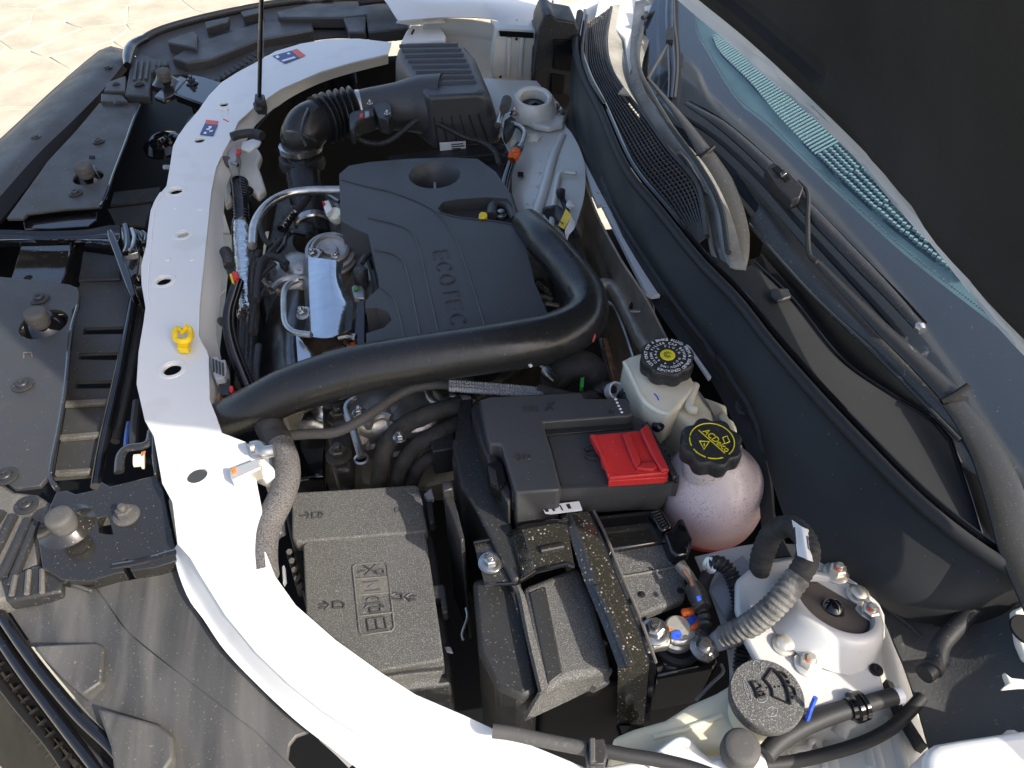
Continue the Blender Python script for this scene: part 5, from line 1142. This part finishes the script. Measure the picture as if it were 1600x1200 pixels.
for k in range(7): plate('fin', f"{1017+k*3.2},{800+k*4} {1030+k*2.2},{796+k*4} {1031+k*2.2},{798+k*4} {1018+k*3.2},{802+k*4}", .004, 'plastic', hw, .0004, z=.908)
plate('block', "1036,832 1052,826 1060,810 1068,808 1084,842 1076,866 1058,870 1048,862", .03, 'gloss', hw, .004, z=.905)
plate('foot', "1048,866 1062,870 1078,890 1070,896 1054,882", .02, 'plastic', hw, .002, z=.885)
mc = thing('ground_cable', 'thick tape wrapped cable looping from the battery lug over the near strut tower', 'cable', at(1200, 950, .93))
tube('crimp', S("1098,1014,.8835 1114,1005,.886 1124,1000,.893 1138,994,.899", None), [.010, .0095, .011, .0122], 'bulbgrey', mc, seg=16, flat=.55)
tube('dusty_wrap', S("1132,996,.90 1160,984,.92 1195,960,.945 1225,930,.965 1248,900,.978"), .0122, 'tapedust', mc, seg=18, ribs=(.006, .0007), step=.0016, maxn=600)
tube('black_wrap', S("1245,904,.976 1262,872,.985 1258,842,.985 1235,822,.978 1208,832,.962 1192,866,.942 1186,896,.92"), [.0118, .0116, .0112, .0112, .0116, .0122, .0105], 'tape', mc, seg=18, ribs=(.006, .0005), step=.0016, maxn=500)
sheet('paper_tag', [S("1237,812 1242,838 1246,868", .992), S("1255,824 1258,845 1262,874", 1.000), S("1272,830 1276,856 1277,880", .988)], 'label', mc, .0008, 12, label='white printed paper tag taped on the black loop')
for s in ("1241,824 1243,850", "1260,838 1262,858", "1265,838 1267,860", "1271,842 1273,858"): tube('printed_line', [p for p in S(s, .9985 if s[:4] != '1271' else .992)], .0009, 'ink', mc, seg=5)
tube('convoluted_tube', S("1112,882,.90 1126,881,.91 1142,897,.91 1152,925,.905 1158,960,.895 1162,1000,.88 1157,1050,.87"), .0078, 'plastic', mc, seg=12, ribs=(.0042, .0013), step=.0009, maxn=500)
lathe('tube_collar', at(1113, 884, .90), (-.6, -.2, .6), [(.008, 0), (.0092, .001), (.0092, .007), (.007, .008)], 'brass', mc, lseg=18)
tube('branch', S("1096,930,.88 1102,905,.89 1112,885,.90"), .007, 'tape', mc, seg=10)
sheet('grey_flap', [S("1108,920 1130,890 1160,868", .885), S("1130,960 1150,920 1176,886", .893), S("1140,975 1160,940 1170,900", .885)], 'bulbgrey', mc, .002, 12)
for q in ((1186, 938), (1190, 930), (1196, 925)): place(CLIP, 'orange_dab', 'orange', at(*q, .915), UP, mc, .38)
lathe('cable_stud', at(1180, 925, .905), (.2, -.2, 1), [(.014, 0), (.013, .008), (.010, .010), (.001, .011)], 'brass', mc, lseg=16)

# ================================================================ RESERVOIRS
cb = thing('coolant_bottle', 'pinkish translucent coolant bottle with condensation and a black lobed cap', 'reservoir', at(1113, 775, .86))
ct = at(1112, 772, .875)
body = b_lathe(bm_new(), (0, 0, 0), UP, [(.012, -.075), (.040, -.068), (.056, -.045), (.0625, -.020), (.0635, 0), (.0618, .018), (.0570, .035), (.0485, .049), (.0370, .060), (.0280, .066), (.026, .075), (.001, .0755)], 48)
o = obj('tank', body, 'bottle', cb, smooth=60, sub=1); o.matrix_parent_inverse = Matrix.Identity(4); o.location = ct - cb.location
sheet('mould_seam', [[ct + Vector((math.cos(a) * .0642, math.sin(a) * .0642, -.004)) for a in [k * .3 for k in range(22)]], [ct + Vector((math.cos(a) * .0655, math.sin(a) * .0655, -.007)) for a in [k * .3 for k in range(22)]]], 'bottle', cb, .002, 60) if False else None
cc = at(1112, 690, .985); cax = Vector((-.05, -.06, 1))
lathe('neck', cc - cax * .03, cax, [(.026, -.03), (.026, .01), (.001, .012)], 'bottle', cb)
lathe('cap', cc, cax, [(.020, -.024), (.0345, -.022), (.0355, -.012), (.0355, -.003), (.034, 0), (.0325, .0012), (.001, .0014)], 'plastic', cb, 96, lobes=(8, .13, 1, 5))
cxx, cyy, czz = frame(cax)
def capring(cen, ax, r, rr, m, a0=0, a1=360, n=40, parent=None, nm='cap_ring', h=.002):
    x, y, z = frame(ax)
    return tube(nm, [cen + (x * math.cos(R(a0 + (a1 - a0) * k / (n - 1))) + y * math.sin(R(a0 + (a1 - a0) * k / (n - 1)))) * r + z * h for k in range(n)], rr, m, parent, seg=6, smooth=False)
capring(cc, cax, .0245, .0006, 'ypaint', -62, 150, 60, cb, 'printed_ring')
A, B_ = at(1093, 671, .988), at(1134, 707, .988)
dirx = (B_ - A).normalized(); upv = Vector((-dirx.y, dirx.x, 0))
if upv.dot(at(1140, 670, .988) - A) < 0: upv = -upv
fit_text('printed_name', 'ACDelco', A + upv * .0045 + dirx * .004, B_ + upv * .0045, upv, .0085, .0003, 'ypaint', cb)
tube('printed_line', [A - upv * .0015, B_ - upv * .0015], .0006, 'ypaint', cb, seg=6)
tri = [at(1093, 689, .9875), at(1108, 690, .9875), at(1100, 702, .9875)]
tube('printed_triangle', tri + [tri[0]], .0007, 'ypaint', cb, seg=6, smooth=False)
tube('printed_bang', [tri[0].lerp(tri[1], .5).lerp(tri[2], .25), tri[0].lerp(tri[1], .5).lerp(tri[2], .6)], .0007, 'ypaint', cb, seg=6)
rg = [at(x, y, .9875) for x, y in ((1129, 684), (1136, 681), (1140, 690), (1133, 693))]
tube('printed_icon', rg + [rg[0]], .0006, 'ypaint', cb, seg=6, smooth=False)
for k in range(22):
    a = R(158 + k * 5.6)
    if k in (5, 6, 14): continue
    b_ = cc + (cxx * math.cos(a) + cyy * math.sin(a)) * .0245 + czz * .0017
    obj('printed_letter', b_box(bm_new(), b_, (.0012, .0022, .0006), a), 'ypaint', cb)
def on_bottle(x, y, rad=.0638):
    d = ray(x, y).normalized(); oc = CAM - ct; bb = oc.dot(d); return CAM + d * (-bb - math.sqrt(max(0, bb * bb - oc.dot(oc) + rad * rad)))
tube('blue_mark', [on_bottle(1132, 748), on_bottle(1135, 755), on_bottle(1137, 761)], [.0015, .0028, .0012], 'blue', cb, seg=8, flat=1)
lathe('outlet', at(1030, 668, .925), (-.4, .2, .6), [(.008, 0), (.009, .004), (.006, .008), (.001, .008)], 'gloss', cb, lseg=16)
br_ = thing('brake_reservoir', 'cream brake fluid reservoir with a black cap ringed by white print', 'reservoir', at(1035, 590, .93))
r0 = S("974,562 984,556 1020,545 1066,562 1086,598 1088,606 1066,630 1058,640 1046,650 1032,646 1008,630 996,610 976,572", .952)
r1_ = [p + Vector((0, .006, -.06)) for p in r0]
obj('tank', b_loft(bm_new(), [r0, r1_]), 'brake', br_, .005, 3)
tube('mould_seam', S("976,566 990,594 1006,626 1030,643 1044,646", .951), .0035, 'brake', br_, seg=8)
r2_ = S("1052,604 1086,598 1100,625 1112,640 1120,668 1112,676 1085,668 1064,652 1046,636", .935)
obj('rear_chamber', b_loft(bm_new(), [r2_, [p + Vector((0, 0, -.09)) for p in r2_]]), 'brake', br_, .006, 3)
tube('moulded_fold', S("1086,602 1080,620 1078,638 1088,640", .945), .006, 'brake', br_, seg=10)
sheet('master_cylinder', [S("1100,622 1130,640 1170,720", .90), S("1110,680 1150,700 1180,760", .87)], 'tank', br_, .01, 10)
tube('ink_dash', S("1022,615 1026,619 1029,625", .9575), .0009, 'blue', br_, seg=6)
bcc = at(1043, 556, .985); bax = Vector((-.04, -.05, 1))
lathe('cap', bcc, bax, [(.020, -.022), (.0335, -.021), (.0345, -.011), (.0345, -.003), (.033, 0), (.0315, .0012), (.001, .0014)], 'plastic', br_, 96, lobes=(8, .09, 1, 5))
lathe('cap_centre', bcc + bax * .0014, bax, [(.0095, 0), (.0092, .0006), (.001, .0007)], 'ypaint', br_, 28)
capring(bcc, bax, .0045, .0005, 'ink', 0, 300, 24, br_, 'printed_symbol', .0022)
capring(bcc, bax, .0024, .0005, 'ink', 40, 330, 16, br_, 'printed_symbol', .0022)
bx_, by_, bz_ = frame(bax)
for s, (rad, hh, ln) in zip(('USE ONLY DOT 4 BRAKE FLUID FROM A SEALED CONTAINER', 'CLEAN FILLER CAP BEFORE REMOVING', 'BRAKE FLUID DOT 4'), ((.0270, .0046, 47), (.0205, .0040, 36), (.0150, .0034, 26))):
    n = len(s)
    for k, chh in enumerate(s):
        if chh == ' ': continue
        a = R(205 - 345 * k / n)
        rd = bx_ * math.cos(a) + by_ * math.sin(a); td = rd.cross(bz_)
        p_ = bcc + rd * rad + bz_ * .0017
        text('printed_letter', chh, p_, td, rd, hh * 1.25, .0002, 'wprint', br_, 'CENTER')
vb_ = thing('vacuum_hose', 'black ribbed hose between the battery cover and the brake reservoir', 'hose', at(995, 640, .9))
tube('hose', S("978,616,.90 990,630,.90 1004,646,.89 1020,660,.87"), .016, 'plastic', vb_, seg=16, ribs=(.008, .0014), step=.0015)
plate('bracket', "1000,640 1040,650 1066,668 1050,680 1016,664", .01, 'gloss', vb_, .002, z=.88)
wt = thing('washer_bottle', 'cream washer fluid bottle with a big grey cap at the bottom right', 'reservoir', at(1190, 1090, .92))
q0 = S("952,1152 990,1136 1040,1122 1078,1098 1120,1080 1150,1062 1180,1062 1235,1100 1252,1130 1200,1160 1120,1172 1040,1182 975,1178", .892)
obj('tank', b_loft(bm_new(), [q0, [p + Vector((0, 0, -.10)) for p in q0]]), 'tank', wt, .012, 4)
tube('mould_seam', S("1020,1152 1075,1138 1128,1118", .892), .003, 'tank', wt, seg=8)
wcn = at(1199, 1084, .945)
lathe('neck', wcn, UP, [(.026, -.05), (.026, -.01), (.001, -.008)], 'tank', wt)
lathe('cap', wcn, UP, [(.024, -.016), (.0325, -.015), (.0335, -.006), (.0335, -.002), (.0325, 0), (.001, .0006)], 'grain', wt, 48)
plate('cap_tab', "1143,1066 1150,1062 1163,1062 1172,1070 1178,1096 1166,1096 1156,1090 1146,1076", .012, 'grain', wt, .003, z=.9452)
for s, r, sm in (("1206,1045 1216,1053 1225,1066 1231,1082 1234,1100", .0016, True), ("1194,1062 1202,1071 1206,1079 1207,1088", .0014, True), ("1206,1045 1194,1062", .0014, False), ("1234,1100 1207,1088", .0010, False),
        ("1219,1050 1225,1053 1230,1059", .0011, True), ("1231,1063 1233,1068", .0012, False), ("1235,1072 1241,1077 1243,1086", .0011, True), ("1241,1089 1238,1091", .0012, False),
        ("1173,1066 1184,1065", .0010, False), ("1173,1066 1178,1074 1181,1082 1183,1090", .0013, True), ("1183,1090 1196,1087", .0011, False), ("1187,1069 1190,1074 1183,1077", .0011, False), ("1184,1083 1192,1081 1195,1086", .0011, False), ("1187,1085 1188,1088", .0009, False)): tube('moulded_mark', S(s, .9462), r, 'deep', wt, seg=6, smooth=sm)
for k in range(6): place(CLIP, 'moulded_dot', 'deep', at(1198 + k * 6.4, 1075 - k * .8, .9458), UP, wt, .09)
for x, y, a, b in ((1183, 1042, .004, .006), (1168, 1078, .002, .010), (1206, 1112, .005, .004), (1192, 1039, .002, .002), (1191, 1092, .005, .003)):
    c_ = at(x, y, .9456); tube('water_ring', [c_ + Vector((math.cos(t) * a + math.sin(t) * .001, math.sin(t) * b, 0)) for t in [k * .26 for k in range(25)]], .00022, 'bulbgrey', wt, seg=5)
zt = thing('cable_tie', 'blue cable tie sticking up beside the washer bottle cap', 'cable tie', at(1258, 1120, .93))
tube('tie', S("1246,1121,.92 1258,1131,.925 1262,1122,.935 1268,1104,.95 1274,1090,.96"), .0024, 'blue', zt, seg=6, smooth=False)
place(CLIP, 'orange_dab', 'orange', at(1243, 1131, .92), UP, zt, .5)
h1 = thing('washer_hose', 'black washer hose with a ribbed joint and white end above the ribbed inner fender', 'hose', at(1300, 1120, .92))
tube('hose', S("1196,1180 1215,1160 1250,1138 1290,1120 1325,1108", .925), .0086, 'rubber', h1, seg=14)
lathe('joint', at(1338, 1105, .926), at(1360, 1098, .926) - at(1330, 1107, .926), [(.010, -.008), (.0105, -.004), (.014, -.003), (.014, .001), (.011, .002), (.0135, .004), (.0135, .007), (.010, .008)], 'gloss', h1, lseg=20)
tube('sleeve', S("1346,1103 1375,1094 1398,1088", .927), .0078, 'rubber', h1, seg=14)
tube('white_end', S("1396,1089 1408,1086", .927), .0075, 'label', h1, seg=14, step=.004)
h2 = thing('washer_hose', 'thin black hose curving below the ribbed joint at the bottom right', 'hose', at(1300, 1175, .90))
tube('hose', S("1190,1196 1240,1190 1300,1176 1350,1160 1392,1138 1420,1112 1440,1090", .905), .0062, 'rubber', h2, seg=12)
lc = thing('latch_cable', 'grey sheathed cable held by a black clip at the bottom edge', 'cable', at(900, 1165, .93))
tube('grey_sheath', S("770,1142 800,1146 850,1157 916,1170", .945), .0062, 'greyrubber', lc, seg=12)
tube('black_sheath', S("940,1172 980,1180 1030,1188 1080,1200 1130,1218", .94), .0060, 'rubber', lc, seg=12)
plate('clip', "918,1154 944,1152 950,1178 946,1196 920,1196 914,1176", .02, 'plastic', lc, .002, z=.95)
plate('clip_rib', "921,1152 930,1152 930,1190 922,1190", .006, 'greyrubber', lc, .001, z=.956)
nx = thing('front_crossmember', 'white pressed metal corner with a bump stop at the bottom centre', 'body panel', at(1080, 1180, .9))
plate('pressing', "886,1206 960,1194 1008,1184 1048,1152 1066,1147 1080,1152 1096,1172 1112,1184 1140,1174 1192,1164 1212,1235 870,1235", .05, 'white', nx, .005, 3, z=.922)
tube('pressed_bulge', S("1012,1196 1040,1172 1062,1158 1078,1164", .924), .004, 'white', nx, seg=10)
knob(1150, 1183, .925, 'dusty grey rubber bump stop at the bottom edge by the washer bottle', 1.1)

# ---- near side liner and fender
ln = thing('fender_liner', 'black felt like liner covering the inner fender at the lower right', 'liner', at(1480, 1020, .92))
sheet('liner', [S("1250,858 1320,898 1372,950 1400,1010 1420,1060 1452,1170 1460,1240", .905), S("1340,880 1400,930 1440,990 1462,1040 1480,1080 1500,1150 1510,1240", .912), S("1450,900 1510,940 1530,1000 1545,1050 1560,1090 1580,1150 1590,1240", .935), S("1560,890 1600,920 1620,980 1630,1040 1640,1090 1650,1150 1660,1240", .965)], 'felt', ln, .006, 40, 36)
tube('drain_tube', S("1556,914 1530,942 1500,974 1472,1005 1464,1028 1458,1042 1444,1054", .945), .0088, 'plastic', ln, seg=14)
lathe('tube_collar', at(1459, 1041, .946), at(1444, 1054, .945) - at(1464, 1028, .945), [(.0088, -.001), (.0100, 0), (.0100, .004), (.0088, .005)], 'rubber', ln, lseg=16)
tube('seam', S("1345,912 1385,950 1415,972 1440,996", .914), .0014, 'greyrubber', ln, seg=6)
plate('edge_strip', "1384,1060 1396,1066 1414,1110 1446,1160 1452,1166 1440,1160 1404,1108", .02, 'rubber', ln, .002, z=.905)
wb_ = thing('hinge_bracket', 'scuffed white hinge bracket poking through the black liner at the right edge', 'bracket', at(1595, 980, .97))
plate('plate', "1582,952 1600,945 1640,950 1640,1040 1602,1028 1590,1000", .01, 'seam', wb_, .003, z=.975)
lathe('hole', at(1606, 985, .9752), UP, [(.016, 0), (.015, .002), (.001, .0022)], 'socket', wb_)
plate('point', "1569,1048 1580,1058 1600,1060 1640,1050 1640,1072 1596,1072 1566,1075 1576,1066", .008, 'seam', wb_, .002, z=.975)
nfd = thing('near_fender', 'sunlit white driver side fender corner at the bottom right', 'fender', at(1530, 1180, .97))
plate('fender_skin', "1446,1182 1452,1168 1466,1159 1500,1153 1580,1141 1640,1134 1700,1140 1720,1330 1460,1330 1445,1240", .05, 'white', nfd, .008, 3, z=.985)
plate('fender_return', "1570,1140 1586,1136 1640,1180 1640,1240 1610,1200", .02, 'primer', nfd, .004, z=.975)
